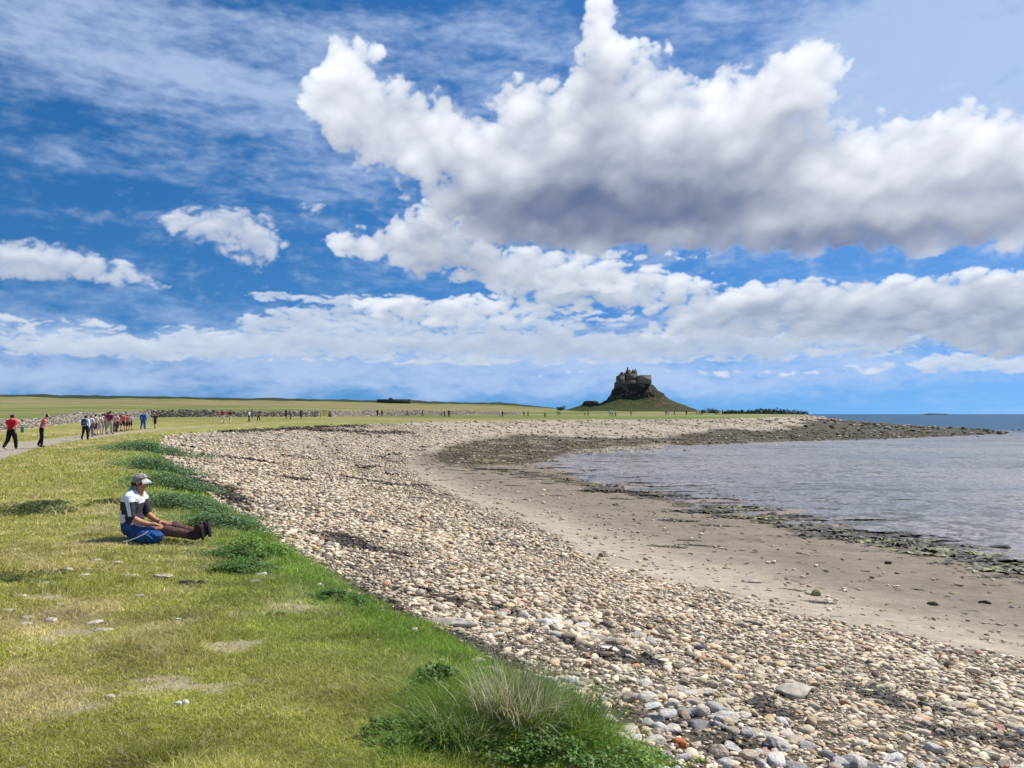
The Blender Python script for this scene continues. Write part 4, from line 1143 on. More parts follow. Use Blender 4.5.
# left bastion, climbing in steps from the entrance ramp
w = cbox("bastion", 616.2, 623, 376.3, 391, -11, 4, mat_masonry, .97); merlons("parapet", 616.5, 623, 376.3, -10.2, 4, w); windows(w, [(618.5, 382), (621, 380.5)], -11)
w = cbox("lower_bastion", 614.6, 618.4, 382.5, 392, -8, 6, mat_masonry, .95)
w = cbox("gatehouse", 619.8, 624.5, 373.8, 380, -6, 6, mat_masonry, .97); merlons("parapet", 620, 624.4, 373.8, -5.5, 3, w)
w = cbox("tower", 620.4, 622.6, 372.2, 377, -3, 3, mat_masonry, .96)
# central range with pitched roof
w = cbox("main_range", 624.2, 636, 374.0, 386, -9, 8, mat_masonry, .99); windows(w, [(626, 379), (628.2, 379), (630.6, 378), (633, 379), (627, 383), (631.5, 383)], -9)
m = MB(); xa, xb, za, zb = X_(625), X_(632.8), Z_(374.0) + .03, Z_(371.4)
m.add([(xa, -5, za), (xb, -5, za), (xb, 6, za), (xa, 6, za), (xa + 1, .5, zb), (xb - 1, .5, zb)], np.array([(0, 1, 5, 4), (2, 3, 4, 5)])); m.add([(xa, -5, za), (xa, 6, za), (xa + 1, .5, zb), (xa + .5, .5, za)], np.array([(0, 2, 1, 3)])); m.add([(xb, -5, za), (xb, 6, za), (xb - 1, .5, zb), (xb - .5, .5, za)], np.array([(0, 1, 2, 3)]))
m.obj("roof", mat_slate, castle)
w = cbox("lookout_tower", 626.0, 628.6, 369.8, 376, -4.5, .8, mat_masonry, .95); cbox("chimney", 626.6, 627.7, 367.4, 369.8, -3, -1, mat_masonry, .85, w); windows(w, [(627.3, 372)], -4.4, .7, 1.2)
w = cbox("upper_house", 632.2, 636.0, 370.6, 377, -6, 5, mat_pale, .98); windows(w, [(633.4, 373), (635, 373)], -6, .8, 1.3)
cbox("chimney", 635.0, 636.0, 368.6, 370.6, 1, 3, mat_masonry, .9, w); cbox("chimney", 632.4, 633.3, 369.2, 370.6, 1, 3, mat_masonry, .9, w)
w = cbox("chimney", 629.8, 630.8, 369.8, 373.5, 2, 4, mat_masonry, .9)
# right bastion: long battered wall
w = cbox("battery_wall", 636, 649.3, 376.4, 384.2, -12, 10, mat_pale, .975); cbox("string_course", 636.4, 649.0, 376.2, 376.7, -11.95, -11.6, mat_pale, 1, w); windows(w, [(640, 380), (644, 380)], -11.9, .9, 1.0)
merlons("parapet", 636.6, 649, 376.4, -11.2, 9, w)
w = cbox("curtain_wall", 623, 637, 381, 388, -12.5, -8.5, mat_masonry, .97)
# flagstaff
m = MB(); m.box((X_(624.6), -2, Z_(371)), (.18, .18, 6)); m.obj("flagstaff", mat_timber, castle)

# dark enclosure with a small lookout on the skyline ridge
bx, by = march(394, 403.2, landz); by = 690.0; bx = (394 - 512) / F * by; bz = float(landz(bx, by)) - .5
fort = empty("lookout_building", (bx, by, bz)); tag(fort, "long low dark stone building with a small raised turret on the skyline", "building")
mat_dark = plain_mat("dark_stone", (.05, .055, .055), .9, .3, .5, .2, .1)
m = MB(); m.box((0, 0, 1.8), (30, 9, 3.6), taper=.97); w = m.obj("wall", mat_dark, fort)
m = MB(); m.box((-3, 0, 4.3), (3.4, 3.4, 1.6), taper=.9); m.box((-3, 0, 5.4), (.3, .3, 1.2)); m.obj("turret", mat_dark, fort)
for k in range(6):
    m = MB(); m.box((-12 + k * 4.8, -4.52, 1.8), (1.1, .2, 1.0)); m.obj("window", mat_glass, w)
m = MB(); m.box((0, 0, 3.66), (30.4, 9.4, .25)); m.obj("roof", mat_slate, fort)

# ------------------------------------------------------------------ trees and dune scrub near the castle
mat_far_leaf = attr_mat("far_foliage", .8, .8, .3, 0, 0, .1)
mat_bark = plain_mat("bark", (.10, .075, .05), .95, .3, 4, .4, .02)
def far_tree(px, depth, hgt, wid, label, seed, cat="tree", group=None, name="thorn_tree", low=.25, sx=1.0):
    rt = np.random.RandomState(seed); x0 = (px - 512) / F * depth; z0 = float(height(np.array([x0]), np.array([depth]))[0])
    root = empty(name, (x0, depth, z0)); tag(root, label, cat, group)
    n = 900; nb = 9
    cx, cy, cz = rt.randn(nb) * wid * .27 * sx, rt.randn(nb) * wid * .25, hgt * rt.uniform(low + .15, .85, nb); br = wid * rt.uniform(.16, .3, nb)
    k = rt.randint(0, nb, n); d = rt.randn(n, 3); d /= np.linalg.norm(d, axis=1, keepdims=True)
    P = np.stack([cx[k], cy[k], cz[k]], -1) + d * (br[k] * rt.uniform(.5, 1.05, n))[:, None] * np.array([1.1, 1, .85])
    P[:, 2] = np.clip(P[:, 2], hgt * low * .4, None)
    a = rt.randn(n, 3); b_ = rt.randn(n, 3); s = wid * .045
    V = np.stack([P, P + a * s, P + b_ * s], 1).reshape(-1, 3); f = np.arange(3 * n).reshape(-1, 3)
    me = mesh_np("crown", V, f); vcol(me, np.repeat(np.array([[.05, .075, .028]]) * rt.uniform(.5, 1.7, (n, 1)), 3, 0)); link("crown", me, mat_far_leaf, root)
    m = MB(); m.box((0, 0, hgt * .25), (wid * .07, wid * .07, hgt * .55), taper=.6)
    for q_ in range(4):
        m.box((math.cos(q_ * 1.6) * wid * .12, math.sin(q_ * 1.6) * wid * .12, hgt * .5), (wid * .035, wid * .035, hgt * .4), q_)
    m.obj("trunk", mat_bark, root)
    return root
far_tree(560.5, 560, 4.8, 6.2, "round dark thorn tree standing alone left of the castle crag", 401)
for j, (a, d, h, wdt, l) in enumerate([(748, 300, .9, 6, "low dark scrub clump left of the dune scrub line, right of castle"), (765, 310, 1.1, 8, "broad dark scrub clump on the dune right of the castle"), (783, 300, 1.0, 7, "dark scrub clump near the seaward end of the dune"),
                                      (796, 290, .7, 5, "last small scrub clump at the seaward end of the dune"), (727, 330, .8, 5, "small scrub clump between the path's end and the dune"), (712, 420, 1.1, 8, "faint scrub clump at the right foot of the crag"), (737, 340, .8, 6, "middle low scrub clump of the dune line")]):
    far_tree(a, d, h, wdt, l, 410 + j, "bush", name="scrub_bush", low=.05, sx=1.5)
# distant islet on the sea horizon
isl = hill_mesh("island", (935 - 512) / F * 5200, 5200, left=[(0, 9), (60, 8.5), (75, 3), (90, -4)], right=[(0, 9), (70, 7), (85, 3), (100, -4)], front=[(0, 9), (20, 5), (40, -4)], back=[(0, 9), (20, 5), (40, -4)], rough=.2, gtop=1, seed=351, n_th=40, n_r=20)
isl.location.z = WATER - 1
# ------------------------------------------------------------------ people
def skin_body(joints, edges, radii, sub=1):
    """joints {name:(x,y,z)}; grow one continuous skinned surface; returns verts, faces(list of tuples), region name per face"""
    names = list(joints); idx = {n: i for i, n in enumerate(names)}
    me = bpy.data.meshes.new("tmp"); me.from_pydata([joints[n] for n in names], [(idx[a], idx[b]) for a, b in edges], [])
    o = bpy.data.objects.new("tmp", me); COL.objects.link(o)
    sk = o.modifiers.new("s", 'SKIN'); sk.use_smooth_shade = True
    for n in names:
        r = radii[n]; r = r if isinstance(r, tuple) else (r, r)
        me.skin_vertices[0].data[idx[n]].radius = r
        me.skin_vertices[0].data[idx[n]].use_root = (n == "pelvis")
    sb = o.modifiers.new("d", 'SUBSURF'); sb.levels = sub; sb.render_levels = sub
    bpy.context.view_layer.update()
    ev = o.evaluated_get(bpy.context.evaluated_depsgraph_get()); m2 = ev.to_mesh()
    v = np.array([p.co[:] for p in m2.vertices]); f = [tuple(p.vertices) for p in m2.polygons]
    ev.to_mesh_clear(); bpy.data.objects.remove(o); bpy.data.meshes.remove(me)
    J = np.array([joints[n] for n in names])
    cen = np.array([v[list(t)].mean(0) for t in f]); best = np.full(len(f), 1e9); reg = [None] * len(f)
    for a, b in edges:
        A_, B_ = np.array(joints[a]), np.array(joints[b]); d = B_ - A_; L2 = d @ d + 1e-9
        t = np.clip(((cen - A_) @ d) / L2, 0, 1); ds = np.linalg.norm(cen - A_ - t[:, None] * d, axis=1)
        for i in np.where(ds < best)[0]: best[i] = ds[i]; reg[i] = (a, b, float(t[i]))
    return v, f, reg

def shell(v, f, pick, off, name, mat, parent, crk=0.0):
    """clothing: a layer over the chosen faces of the body"""
    sel = [t for t, p in zip(f, pick) if p]
    if not sel: return None
    nrm = np.zeros_like(v)
    for t in f:
        a, b, c = v[t[0]], v[t[1]], v[t[2]]; n = np.cross(b - a, c - a)
        for k in t: nrm[k] += n
    nrm /= np.maximum(np.linalg.norm(nrm, axis=1, keepdims=True), 1e-9)
    used = sorted({k for t in sel for k in t}); mp = {k: i for i, k in enumerate(used)}
    w_ = off + crk * (perlin(v[:, 0] * 9 + v[:, 1] * 5, v[:, 2] * 11 - v[:, 0] * 4, 17) + .6 * perlin(v[:, 0] * 24, v[:, 2] * 20 + v[:, 1] * 14, 19)) if crk else np.full(len(v), off)
    me = bpy.data.meshes.new(name); me.from_pydata([tuple(v[k] + nrm[k] * w_[k]) for k in used], [], [tuple(mp[k] for k in t) for t in sel])
    me.polygons.foreach_set("use_smooth", [True] * len(me.polygons)); me.update()
    return link(name, me, mat, parent)

def standing(stride, swing, bend=0.0, arm="down"):
    """facing +Y, 1.75 m"""
    s = stride
    J = dict(pelvis=(0, 0, .95), waist=(0, .01 + bend * .03, 1.10), chest=(0, .0 + bend * .10, 1.32), neck=(0, .02 + bend * .18, 1.48), chin=(0, .04 + bend * .20, 1.55), head=(0, .05 + bend * .22, 1.65), crown=(0, .04 + bend * .24, 1.70))
    for sd, k in (("l", -1), ("r", 1)):
        f = s * k
        J["hip" + sd] = (.09 * k, 0, .90)
        J["knee" + sd] = (.10 * k, .22 * f + .03, .49)
        J["ankle" + sd] = (.10 * k, .40 * f - (.12 if f < 0 else 0), .09 + (.05 if f < 0 else 0))
        J["toe" + sd] = (.11 * k, .40 * f + .15 - (.12 if f < 0 else 0), .035)
        J["sho" + sd] = (.185 * k, bend * .14, 1.42)
        g = -swing * k
        if arm == "front":
            J["elb" + sd] = (.24 * k, .06 + bend * .1, 1.13); J["wri" + sd] = (.12 * k, .26 + bend * .1, 1.14); J["hand" + sd] = (.06 * k, .33 + bend * .1, 1.18)
        else:
            J["elb" + sd] = (.25 * k, .16 * g, 1.13); J["wri" + sd] = (.26 * k, .34 * g + .06, .90); J["hand" + sd] = (.26 * k, .38 * g + .09, .80)
    E = [("pelvis", "waist"), ("waist", "chest"), ("chest", "neck"), ("neck", "chin"), ("chin", "head"), ("head", "crown")]
    Rr = dict(pelvis=(.155, .11), waist=(.14, .10), chest=(.155, .11), neck=.058, chin=.07, head=.092, crown=.075)
    for sd in "lr":
        E += [("pelvis", "hip" + sd), ("hip" + sd, "knee" + sd), ("knee" + sd, "ankle" + sd), ("ankle" + sd, "toe" + sd), ("chest", "sho" + sd), ("sho" + sd, "elb" + sd), ("elb" + sd, "wri" + sd), ("wri" + sd, "hand" + sd)]
        Rr.update({"hip" + sd: .095, "knee" + sd: .062, "ankle" + sd: .045, "toe" + sd: .035, "sho" + sd: .062, "elb" + sd: .042, "wri" + sd: .030, "hand" + sd: .034})
    return J, E, Rr
POSES = [skin_body(*standing(.36, .4)), skin_body(*standing(-.3, -.5)), skin_body(*standing(.12, .1)), skin_body(*standing(.05, 0, 1.0, "front"))]
_pm = {}
def cloth(c, rough=.85):
    k = tuple(np.round(c, 3))
    if k not in _pm: _pm[k] = plain_mat("cloth", c, rough, .12, 12, .15, .01, .2)
    return _pm[k]
SKIN = plain_mat("skin", (.55, .33, .24), .6, .08, 10, 0, .01, .3)
def is_top(r): return r[0] in ("waist", "chest") or r[1] in ("waist", "chest") or (r[0] == "pelvis" and r[1] == "waist")
def is_sleeve(r, long): return r[0][:3] == "sho" and (long or r[2] < .75) or (long and r[0][:3] == "elb" and r[2] < .9)
def is_leg(r, long): return r[0][:3] == "hip" and (long or r[2] < .9) or (r[0] == "pelvis" and r[1][:3] == "hip") or (long and r[0][:4] == "knee")
def is_shoe(r): return r[0][:5] == "ankle" or (r[0][:4] == "knee" and r[2] > .9)
def is_hair(r, c, back): return r[0] in ("chin", "head") or r[1] == "crown"

def walker(px, feet, hpx, top, legs, label, hair=(.06, .04, .03), face=0.0, pose=0, shorts=False, sleeve=False, hat=None, skirt=False, group="people walking the coast path", wide=1.0, bag=None, shoes=(.05, .05, .05)):
    if feet is None: return
    x, y = march(px, feet, lambda a, b: height(a, b)); z = ground_z(x, y)
    Hm = hpx / F * y
    Hm = min(max(Hm, 1.45), 1.95); k = Hm / 1.75
    root = empty("person", (x, y, z), face); tag(root, label, "person", group); root.scale = (k * wide, k * wide, k)
    v, f, reg = POSES[pose]
    me = bpy.data.meshes.new("body"); me.from_pydata([tuple(p) for p in v], [], f); me.polygons.foreach_set("use_smooth", [True] * len(f)); link("body", me, SKIN, root)
    far = hpx < 9
    shell(v, f, [is_top(r) or is_sleeve(r, sleeve) for r in reg], .016, "shirt", cloth(top), root)
    shell(v, f, [is_leg(r, not shorts) for r in reg], .018, "shorts" if shorts else "trousers", cloth(legs), root)
    shell(v, f, [is_shoe(r) for r in reg], .012, "shoes", cloth(shoes), root)
    cen = [v[list(t)].mean(0) for t in f]
    hc = np.array([0, np.mean([c[1] for c in cen if c[2] > 1.62]), 1.66])
    shell(v, f, [(c[2] > 1.56 and c[1] < hc[1] + .02) or c[2] > 1.70 for c in cen], .014, "hair", cloth(hair), root)
    if hat is not None:
        shell(v, f, [c[2] > 1.665 for c in cen], .026, "hat", cloth(hat), root)
    if bag is not None:
        b_ = empty("backpack", (x, y, z), face); b_.scale = root.scale; tag(b_, bag[1], "backpack")
        bm = bmesh.new(); bmesh.ops.create_cube(bm, size=1.0); bmesh.ops.scale(bm, vec=(.30, .17, .46), verts=bm.verts); bmesh.ops.translate(bm, vec=(0, -.22, 1.25), verts=bm.verts)
        bmesh.ops.bevel(bm, geom=bm.edges[:], offset=.05, segments=3, affect='EDGES'); me = bpy.data.meshes.new("sack"); bm.to_mesh(me); bm.free(); link("sack", me, cloth(bag[0]), b_)
        m = MB(); m.box((0, -.33, 1.14), (.2, .06, .2)); m.obj("pocket", cloth(bag[0]), b_)
        m = MB()
        for s_ in (-.1, .1):
            m.box((s_, -.02, 1.475), (.045, .30, .02)); m.box((s_, .128, 1.33), (.045, .02, .26))
        m.obj("strap", cloth(bag[0]), b_)
    return root
P = R
GRP = "people walking the coast path"
walker(11, 450, 36, (.62, .012, .03), (.012, .012, .018), "heavy walker in bright red T-shirt and black trousers at the path's left edge", (.05, .035, .03), P(-10), 0, wide=1.2, shoes=(.5, .4, .38))
walker(41, 447.5, 34, (.50, .17, .17), (.012, .012, .018), "dark-haired walker in salmon top and black trousers with bowed head", (.015, .012, .012), P(-60), 3)
walker(85, 440, 25, (.78, .80, .86), (.015, .015, .035), "walker in white shirt and navy trousers, nearest the camera in the large group", (.02, .015, .015), P(8), 0, sleeve=True, wide=1.1, bag=((.05, .07, .13), "slate blue backpack on the white-shirted walker"))
walker(95, 436, 22, (.74, .62, .56), (.07, .05, .06), "walker in cream top and dark shorts just behind the white-shirted one", (.03, .02, .02), P(-15), 1, shorts=True)
walker(99.5, 435.5, 21, (.72, .60, .58), (.62, .55, .47), "walker in pale pink top and cream trousers in the middle of the group", (.25, .2, .16), P(15), 2)
walker(104, 433, 20, (.70, .55, .55), (.10, .08, .08), "thin walker in pale top between pink and maroon walkers", (.05, .03, .03), P(-10), 0)
walker(109.5, 434.5, 23.5, (.22, .045, .09), (.45, .40, .34), "walker in maroon top and sand-coloured trousers with a dark wide hat", (.02, .012, .012), P(5), 0, hat=(.02, .015, .02), wide=1.1)
walker(112.5, 433, 19, (.62, .10, .15), (.03, .03, .03), "walker in crimson top half hidden behind the maroon one", (.15, .1, .07), P(20), 2)
walker(116.5, 432.5, 19, (.62, .52, .47), (.025, .02, .03), "walker in beige top and black trousers right of the maroon one", (.30, .24, .2), P(-20), 1)
walker(122.5, 431.5, 18.5, (.68, .16, .19), (.12, .02, .03), "walker in coral red top and dark red shorts near the group's right end", (.35, .27, .2), P(10), 0, shorts=True, wide=1.1)
walker(126.8, 431, 16.5, (.65, .12, .13), (.06, .05, .06), "small red-topped walker behind the coral one", (.2, .12, .08), P(0), 1, shorts=True)
walker(130.3, 430.5, 15.5, (.50, .66, .78), (.03, .04, .04), "walker in pale blue top and dark shorts at the group's right end", (.25, .16, .1), P(0), 2, shorts=True)
walker(90.5, 437, 22, (.70, .68, .70), (.10, .10, .16), "walker in off-white top and slate trousers squeezed between white and cream tops", (.12, .08, .05), P(12), 2)
walker(102, 434.3, 21, (.70, .50, .48), (.30, .25, .22), "walker in light rose top and brown trousers in the thick of the group", (.03, .02, .02), P(-8), 1)
walker(107, 433, 21, (.10, .04, .05), (.55, .50, .42), "walker in very dark top and pale trousers left of the maroon top", (.02, .015, .015), P(3), 1)
walker(114.5, 431.8, 18, (.74, .70, .68), (.40, .36, .32), "small white-topped walker behind the crimson top", (.2, .15, .1), P(9), 2)
walker(119.6, 431.6, 17.5, (.72, .22, .22), (.45, .35, .30), "walker in light red top and sandy shorts between beige and coral tops", (.2, .14, .1), P(-14), 0, shorts=True)
walker(143, 429.5, 18, (.04, .13, .42), (.04, .10, .30), "walker in royal blue jacket alone right of the group", (.40, .36, .36), P(10), 0, sleeve=True, wide=1.15)
walker(144.5, 427.5, 13, (.18, .45, .62), (.22, .50, .58), "child in turquoise clothes in front of the blue-jacketed walker", (.1, .06, .05), P(10), 2)
walker(155, 428.5, 14.5, (.045, .035, .07), (.035, .035, .05), "walker in black top and shorts, last before the green bank", (.35, .3, .28), P(0), 1, shorts=True)
walker(222.5, 423.8, 14.5, (.33, .10, .08), (.72, .66, .60), "left of two walkers in russet tops and white trousers", (.3, .12, .08), P(15), 0)
walker(230, 423.8, 14, (.27, .05, .045), (.70, .64, .58), "right of two walkers in russet tops and white trousers", (.06, .03, .03), P(-15), 1)
walker(249, 422, 10.5, (.70, .70, .74), (.02, .02, .025), "white-topped walker in black trousers, left of a pair below the stone wall", (.05, .04, .04), P(80), 0, group="distant walkers below the stone wall")
walker(252, 418.5, 8, (.12, .11, .10), (.10, .09, .08), "small grey walker close against the stone wall", (.05, .04, .04), P(80), 2, group="distant walkers below the stone wall")
walker(258.5, 420.8, 9.5, (.045, .06, .09), (.02, .025, .04), "dark navy walker, right of a pair below the stone wall", (.3, .25, .2), P(80), 1, group="distant walkers below the stone wall")
walker(286, 418.8, 9.5, (.02, .018, .025), (.02, .018, .025), "black-clad walker standing before the middle of the wall", (.02, .02, .02), P(60), 2, group="distant walkers below the stone wall")
walker(290.5, 419.3, 9.5, (.34, .28, .2), (.10, .08, .06), "tan-topped walker beside the black-clad one at the wall", (.06, .05, .04), P(60), 0, group="distant walkers below the stone wall")
walker(301, 419, 7.5, (.03, .03, .035), (.03, .03, .04), "short dark walker alone, right of the black and tan pair", (.4, .4, .4), P(60), 2, group="distant walkers below the stone wall")
FAR = [(371, 416.0, 7.5, (.02, .02, .02), (.02, .02, .02), "dark walker leading a line beyond the gate, thickset"), (377.5, 416.5, 6.5, (.03, .03, .04), (.02, .02, .02), "dark walker second from left beyond the gate"),
       (382, 416.5, 6.5, (.02, .02, .025), (.02, .02, .02), "dark walker third from left beyond the gate"), (389, 415.5, 5.5, (.55, .56, .60), (.03, .03, .04), "white-topped walker with dark legs, in a pale cluster under the skyline building"),
       (393.5, 415.5, 5.5, (.65, .66, .68), (.25, .25, .28), "all-pale walker in the cluster under the skyline building"), (396.5, 415.8, 5.5, (.50, .52, .58), (.10, .10, .13), "grey-white walker at the right of the pale cluster"),
       (403, 415.3, 5.0, (.40, .45, .55), (.1, .1, .15), "bluish small walker right of the pale cluster"), (407.5, 416, 5.5, (.07, .08, .12), (.03, .03, .05), "dark blue walker before the bend of the path"),
       (422.5, 416, 5.0, (.25, .2, .12), (.2, .15, .1), "brown walker alone between two knots of people"), (441.5, 416.5, 6.0, (.6, .6, .6), (.2, .2, .22), "pale walker at the left of a dark knot"),
       (444.5, 417.2, 7.0, (.04, .05, .06), (.03, .03, .04), "left dark figure of a close pair on the far path"), (448.8, 417.2, 7.5, (.015, .015, .02), (.015, .015, .02), "right and blacker figure of a close pair on the far path"),
       (500, 416.5, 5.5, (.72, .72, .7), (.5, .5, .45), "white figure before the far green strip"), (502.5, 417.2, 4.5, (.05, .05, .05), (.05, .05, .05), "small black figure beside a white one on the far strip"),
       (524, 416.5, 4.5, (.3, .3, .25), (.1, .1, .1), "tiny grey figure left of a dark one, mid strip"), (528, 416.6, 5.0, (.06, .06, .06), (.03, .03, .03), "tiny dark figure right of a grey one, mid strip"),
       (545, 417.6, 5.0, (.72, .66, .35), (.05, .05, .05), "figure in pale yellow top left of the thorn tree"), (558, 415.6, 5.0, (.06, .05, .05), (.03, .03, .03), "black figure directly under the thorn tree"), (559.6, 415.2, 4.5, (.7, .7, .7), (.3, .3, .3), "white figure directly under the thorn tree"),
       (585, 415.8, 5.0, (.75, .62, .45), (.4, .3, .2), "cream figure below the flat topped outcrop"), (588, 415.8, 4.5, (.4, .2, .12), (.3, .2, .15), "rusty figure below the flat topped outcrop"),
       (610, 416.0, 6.0, (.72, .72, .68), (.4, .42, .4), "left white figure of a cluster below the crag"), (612.5, 416.2, 6.5, (.5, .52, .5), (.25, .3, .25), "grey tall figure amid the cluster below the crag"), (615.5, 416.4, 5.0, (.7, .72, .66), (.15, .15, .15), "right white figure of a cluster below the crag"),
       (631, 415.8, 5.0, (.22, .05, .04), (.05, .04, .04), "dark red figure directly below the castle"), (666, 415.6, 5.5, (.03, .03, .03), (.02, .02, .02), "black figure right of the crag's grassy foot"), (668.5, 415.4, 4.5, (.75, .75, .75), (.5, .5, .5), "white figure right of the crag's grassy foot"),
       (674.5, 415.4, 5.0, (.04, .04, .04), (.03, .03, .03), "lone black figure farther right of the crag"), (686.5, 415.2, 5.0, (.05, .06, .04), (.03, .03, .03), "dark green figure before the path's last bend"),
       (697, 414.8, 5.5, (.7, .66, .68), (.1, .12, .25), "pale figure in blue trousers, left of a trio on the skyline"), (699.5, 415.0, 6.5, (.72, .74, .8), (.3, .3, .35), "white middle figure of a trio on the skyline"), (701.8, 415.0, 6.5, (.03, .04, .08), (.02, .02, .05), "dark right figure of a trio on the skyline"),
       (722.5, 414.2, 6.0, (.03, .03, .03), (.02, .02, .02), "solitary dark figure on the skyline right of the trio"), (716, 415.2, 4.0, (.3, .1, .08), (.05, .05, .05), "small reddish figure left of the solitary skyline one")]
for j, (a, b, h, t, l, lab) in enumerate(FAR):
    walker(a, b, h, t, l, lab, (.05, .04, .04), P((j * 73) % 180 - 90), j % 3, wide=1.2, group="tiny figures on the far path")

# teal bag against the wall's foot
x, y = march(22.5, 432.5, landz); z = float(landz(x, y))
bm = bmesh.new(); bmesh.ops.create_cube(bm, size=1.0); bmesh.ops.scale(bm, vec=(.26, .18, .50), verts=bm.verts); bmesh.ops.translate(bm, vec=(0, 0, .25), verts=bm.verts); bmesh.ops.bevel(bm, geom=bm.edges[:], offset=.04, segments=2, affect='EDGES')
me = bpy.data.meshes.new("bag"); bm.to_mesh(me); bm.free(); o = link("bag", me, cloth((.06, .30, .24))); o.location = (x, y, z); tag(o, "small teal bag standing in grass between the red and salmon walkers", "bag")

# gull on the far shingle
x, y, z = at(540, 438.5); gl = empty("gull", (x, y, z), R(70)); gl.scale = (1.5,) * 3; tag(gl, "white gull standing on the far pale shingle", "bird")
J = dict(pelvis=(0, 0, .20), breast=(0, .12, .24), neck=(0, .17, .33), head=(0, .20, .38), beak=(0, .27, .37), tail=(0, -.22, .20))
v, f, reg = skin_body(J, [("pelvis", "breast"), ("breast", "neck"), ("neck", "head"), ("head", "beak"), ("pelvis", "tail")], dict(pelvis=.075, breast=.07, neck=.035, head=.036, beak=.01, tail=.02))
me = bpy.data.meshes.new("body"); me.from_pydata([tuple(p) for p in v], [], f); link("body", me, cloth((.8, .8, .8)), gl)
for s_ in (-.03, .03):
    m = MB(); m.box((s_, .02, .08), (.012, .012, .16)); m.box((s_, .04, .006), (.04, .07, .012)); m.obj("leg", cloth((.5, .3, .1)), gl)
m = MB(); m.box((0, -.06, .255), (.13, .34, .04), taper=.6); m.obj("wing", cloth((.35, .36, .38)), gl)

# ------------------------------------------------------------------ the seated person
sx, sy, sz = at(141, 541)
print("SEATED", sx, sy, sz)
sx -= .10; hero = empty("person", (sx, sy, sz + .01), R(0)); hero.scale = (1.03, 1.03, 1.0); tag(hero, "grey-haired person seated on the grass in white and black shirt, legs stretched out", "person")
# local: +X is the way the legs point (to the right of the picture); z up; origin on the ground under the hips
J = dict(pelvis=(0, 0, .13), waist=(-.045, 0, .27), chest=(-.045, 0, .46), upper=(-.01, 0, .59), neck=(.035, 0, .67), jaw=(.075, 0, .735), head=(.065, 0, .815), crown=(.052, 0, .845), chin=(.135, 0, .755), nose=(.158, 0, .815), brow=(.125, 0, .86))
E = [("pelvis", "waist"), ("waist", "chest"), ("chest", "upper"), ("upper", "neck"), ("neck", "jaw"), ("jaw", "head"), ("head", "crown"), ("jaw", "chin"), ("head", "nose"), ("head", "brow")]
Rr = dict(pelvis=(.15, .13), waist=(.155, .125), chest=(.165, .125), upper=(.13, .10), neck=.062, jaw=.068, head=.092, crown=.088, chin=.034, nose=.018, brow=.05)
for sd, k in (("n", -1), ("f", 1)):          # n: near the camera (-Y), f: far side
    J.update({"hip" + sd: (.06, .10 * k, .115), "thigh" + sd: (.22, .125 * k, .125), "knee" + sd: (.45, .13 * k, .15 + (.03 if k > 0 else 0)), "calf" + sd: (.58, .12 * k, .125), "ankle" + sd: (.84, .105 * k, .075), "heel" + sd: (.90, .105 * k, .06), "ball" + sd: (.925, .12 * k, .19), "toe" + sd: (.93, .13 * k, .225),
              "sho" + sd: (.0, .175 * k, .595), "elb" + sd: (.075, .225 * k, .335), "fore" + sd: (.16, .185 * k, .275), "wri" + sd: (.265, .135 * k, .235), "palm" + sd: (.335, .105 * k, .225)})
    E += [("pelvis", "hip" + sd), ("hip" + sd, "thigh" + sd), ("thigh" + sd, "knee" + sd), ("knee" + sd, "calf" + sd), ("calf" + sd, "ankle" + sd), ("ankle" + sd, "heel" + sd), ("heel" + sd, "ball" + sd), ("ball" + sd, "toe" + sd), ("upper", "sho" + sd), ("sho" + sd, "elb" + sd), ("elb" + sd, "fore" + sd), ("fore" + sd, "wri" + sd), ("wri" + sd, "palm" + sd)]
    Rr.update({"hip" + sd: .10, "thigh" + sd: .09, "knee" + sd: .062, "calf" + sd: .058, "ankle" + sd: .04, "heel" + sd: .042, "ball" + sd: .04, "toe" + sd: .03, "sho" + sd: .068, "elb" + sd: .047, "fore" + sd: .044, "wri" + sd: .028, "palm" + sd: (.036, .018)})
    for q_ in range(4):                       # four fingers curled over the thigh, and a thumb off the palm's side
        fy = .105 * k + (q_ - 1.5) * .021; ln = (.032, .038, .036, .028)[q_]
        J["fa%s%d" % (sd, q_)] = (.375, fy, .222); J["fb%s%d" % (sd, q_)] = (.375 + ln, fy, .212); J["fc%s%d" % (sd, q_)] = (.375 + ln * 1.6, fy, .192)
        E += [("palm" + sd, "fa%s%d" % (sd, q_)), ("fa%s%d" % (sd, q_), "fb%s%d" % (sd, q_)), ("fb%s%d" % (sd, q_), "fc%s%d" % (sd, q_))]
        Rr.update({"fa%s%d" % (sd, q_): .0095, "fb%s%d" % (sd, q_): .0085, "fc%s%d" % (sd, q_): .0075})
    J["ta" + sd] = (.310, (.105 - .045) * k, .225); J["tb" + sd] = (.340, (.105 - .062) * k, .215)
    E += [("palm" + sd, "ta" + sd), ("ta" + sd, "tb" + sd)]; Rr.update({"ta" + sd: .012, "tb" + sd: .009})
v, f, reg = skin_body(J, E, Rr, 2)
hc_ = np.array([.066, 0, .800]); hr_ = np.array([.098, .076, .112])
for i_ in range(len(v)):                     # round the skull; keep the nose, chin and neck as grown
    d_ = v[i_] - hc_; w_ = float(sstep(.67, .765, v[i_][2])) * float(sstep(.165, .145, v[i_][0]))
    if w_ > 0:
        q_ = np.linalg.norm(d_ / hr_); v[i_] = v[i_] * (1 - w_ * .9) + (hc_ + d_ / max(q_, 1e-6)) * w_ * .9
me = bpy.data.meshes.new("body"); me.from_pydata([tuple(p) for p in v], [], f); me.polygons.foreach_set("use_smooth", [True] * len(f))
